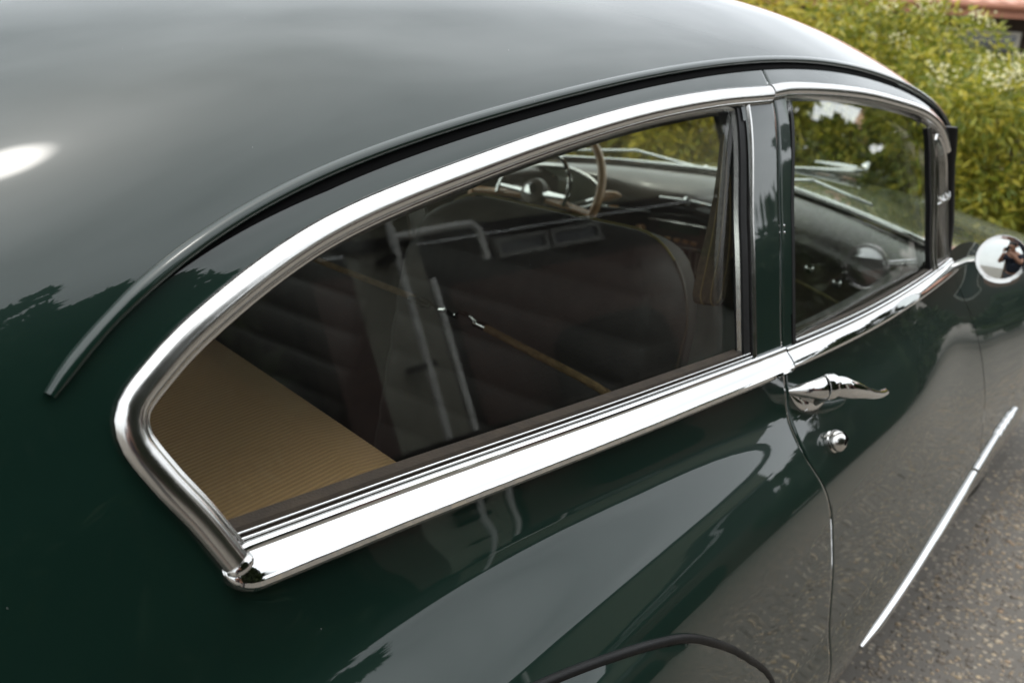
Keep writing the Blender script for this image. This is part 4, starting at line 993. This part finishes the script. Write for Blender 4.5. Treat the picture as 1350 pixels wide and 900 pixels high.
for i,(x,y,h,sd) in enumerate(((9.6,-5.3,2.3,31),(13.6,-5.2,4.3,32),(11.6,-5.2,2.3,33),(-.9,-5.3,7.4,34),(-3.0,-5.0,7.0,35),(.75,-5.5,5.7,36))):
    shrub(x,y,(2.2,1.5,3.9,1.0,1.1,.75)[i],(2.2,2.2,.6,.5,.5,.45)[i],h,sd,LD,['broad green tree reflected in the door, nearer the workshop','dense green tree farther off, beside the house end','long dark clipped hedge beyond the end of the workshop, mirrored in the door','tall dark tree added before the stand-in shed, for the photographer outline mirrored above the drip rail end','second tall dark tree added for the mirrored photographer outline, nearer the car tail','slim dark tree added at the right corner of the stand-in shed to break up its mirrored edge'][i],n=26000 if i in(1,2) else 14000,name='clipped_hedge' if i==2 else 'unseen_tree',cat='hedge' if i==2 else 'tree',ll=.24,lw=.07,clumps=320 if i==2 else 90)  # trees before the shed are added, shaping the photographer's mirrored outline
# ---------------------------------------------------------------- the photographer
def person():
    c=np.array(CAM); f_=np.array([math.cos(YAW),math.sin(YAW),0]); r_=np.array([math.sin(YAW),-math.cos(YAW),0]); u_=np.array([0,0,1.])
    W=lambda a,b,z: tuple(c+f_*a+r_*b+u_*0-np.array([0,0,c[2]])+u_*z)
    t=empty('person',W(-.42,.12,0),label='person in dark navy shirt leaning forward with camera raised to the face',cat='person')
    base=np.array(W(-.42,.12,0)); loc=lambda p: tuple(np.array(p)-base)
    SK=mat('skin',(.42,.22,.15),.5,var=(.36,.18,.12),scale=20); NV=mat('navy_shirt',(.012,.016,.030),.85,bump=.3,bscale=120); TR=mat('grey_trousers',(.05,.05,.055),.85); HR=mat('dark_hair',(.012,.009,.008),.5)
    def skin(name,nodes,edges,m,sub=2,root=0):
        me=bpy.data.meshes.new(name); me.from_pydata([loc(n[0]) for n in nodes],edges,[]); me.materials.append(m); o=bpy.data.objects.new(name,me); link(o,t)
        md=o.modifiers.new('skin','SKIN'); md.use_smooth_shade=True
        for i,n in enumerate(nodes):
            s=me.skin_vertices[0].data[i]; s.radius=n[1] if isinstance(n[1],tuple) else (n[1],n[1]); s.use_root=(i==root)
        sb=o.modifiers.new('sub','SUBSURF'); sb.levels=sub; sb.render_levels=sub; return o
    pel=(W(-.50,.10,.95),(.15,.12)); 
    body=[pel,(W(-.46,.10,1.12),(.145,.11)),(W(-.39,.10,1.28),(.16,.12)),(W(-.33,.10,1.38),(.12,.09)),(W(-.27,.09,1.45),.055),(W(-.215,.085,1.50),.058),(W(-.20,.08,1.565),(.085,.10)),(W(-.205,.08,1.64),.06),
      (W(-.34,.29,1.36),.062),(W(-.22,.33,1.20),.048),(W(-.06,.15,1.37),.034),(W(-.045,.105,1.41),.030),
      (W(-.34,-.10,1.36),.062),(W(-.22,-.16,1.18),.048),(W(-.07,-.03,1.34),.034),(W(-.05,.0,1.375),.030),
      (W(-.50,.19,.88),.098),(W(-.42,.20,.50),.064),(W(-.52,.20,.09),.045),(W(-.40,.21,.04),.040),
      (W(-.50,.01,.88),.098),(W(-.44,.0,.50),.064),(W(-.54,.0,.09),.045),(W(-.42,-.01,.04),.040)]
    ed=[(0,1),(1,2),(2,3),(3,4),(4,5),(5,6),(6,7),(3,8),(8,9),(9,10),(10,11),(3,12),(12,13),(13,14),(14,15),(0,16),(16,17),(17,18),(18,19),(0,20),(20,21),(21,22),(22,23)]
    skin('body',body,ed,SK)
    sh=[(body[0][0],(.20,.165)),(body[1][0],(.195,.16)),(body[2][0],(.215,.17)),(body[3][0],(.165,.13)),(W(-.345,.28,1.355),.092),(W(-.26,.315,1.26),.078),(W(-.345,-.09,1.355),.092),(W(-.26,-.135,1.255),.078)]
    skin('shirt',sh,[(0,1),(1,2),(2,3),(3,4),(4,5),(3,6),(6,7)],NV)
    tr=[(W(-.50,.10,.96),(.16,.135))]+[(body[i][0],r) for i,r in ((16,.115),(17,.082),(18,.068),(20,.115),(21,.082),(22,.068))]
    skin('trousers',tr,[(0,1),(1,2),(2,3),(0,4),(4,5),(5,6)],TR)
    hb=MB(); 
    hc_=np.array(loc(W(-.235,.08,1.60))); n=16
    for k in range(9):
        th=math.pi*.60*k/8
        for j in range(n): a=2*math.pi*j/n; hb.v.append(tuple(hc_+(f_*math.cos(a)*.112+r_*math.sin(a)*.098)*math.sin(th)+u_*math.cos(th)*.118))
    for k in range(8):
        for j in range(n): hb.f.append((k*n+j,k*n+(j+1)%n,(k+1)*n+(j+1)%n,(k+1)*n+j))
    hb.build('hair',HR,t)
    fx=MB()
    # face: nose and ears on the head
    fx.tube([loc(W(-.118,.08,1.575)),loc(W(-.095,.08,1.54)),loc(W(-.112,.08,1.53))],[.010,.016,.012],8)
    for s in (-1,1): fx.lathe(loc(W(-.21,.08+.092*s,1.565)),r_*s,[(.012,-.01),(.032,.002),(.028,.014),(.006,.016)],12)
    fx.build('facial_features',SK,t)
    # fingers closed round the camera body
    for s,hx_ in ((1,.105),(-1,.0)):
        for k in range(4):
            z=1.455-.018*k; q=[W(-.055,hx_+.028*s,z-.03),W(-.035,hx_+.030*s,z),W(-.022,hx_+.012*s,z+.004),W(-.022,hx_-.012*s,z+.002)]
            skin('finger',[(p,.0085) for p in q],[(0,1),(1,2),(2,3)],SK,1)
        q=[W(-.05,hx_+.02*s,1.40),W(-.085,hx_+.015*s,1.425),W(-.09,hx_-.01*s,1.45)]; skin('thumb',[(p,.010) for p in q],[(0,1),(1,2)],SK,1)
    # the camera held at the eye stays a thing of its own
    tcam=empty('held_camera',W(-.07,.05,1.46),label='black camera held up to the eye in both hands',cat='camera'); cb=np.array(W(-.07,.05,1.46)); lc=lambda p: tuple(np.array(p)-cb)
    rotm=Matrix((f_,-r_,u_)).transposed()
    b=MB(); b.box((0,0,0),(.045,.125,.085),rotm); b.box(lc(W(-.07,.05,1.512)),(.05,.05,.03),rotm); b.build('camera_body',M['rubber'],tcam,bev=.008)
    b=MB(); b.lathe(lc(W(-.048,.0,1.455)),f_,[(.030,0),(.034,.004),(.034,.018),(.031,.020),(.026,.017)],24); b.build('camera_lens',M['rubber'],tcam)
person()
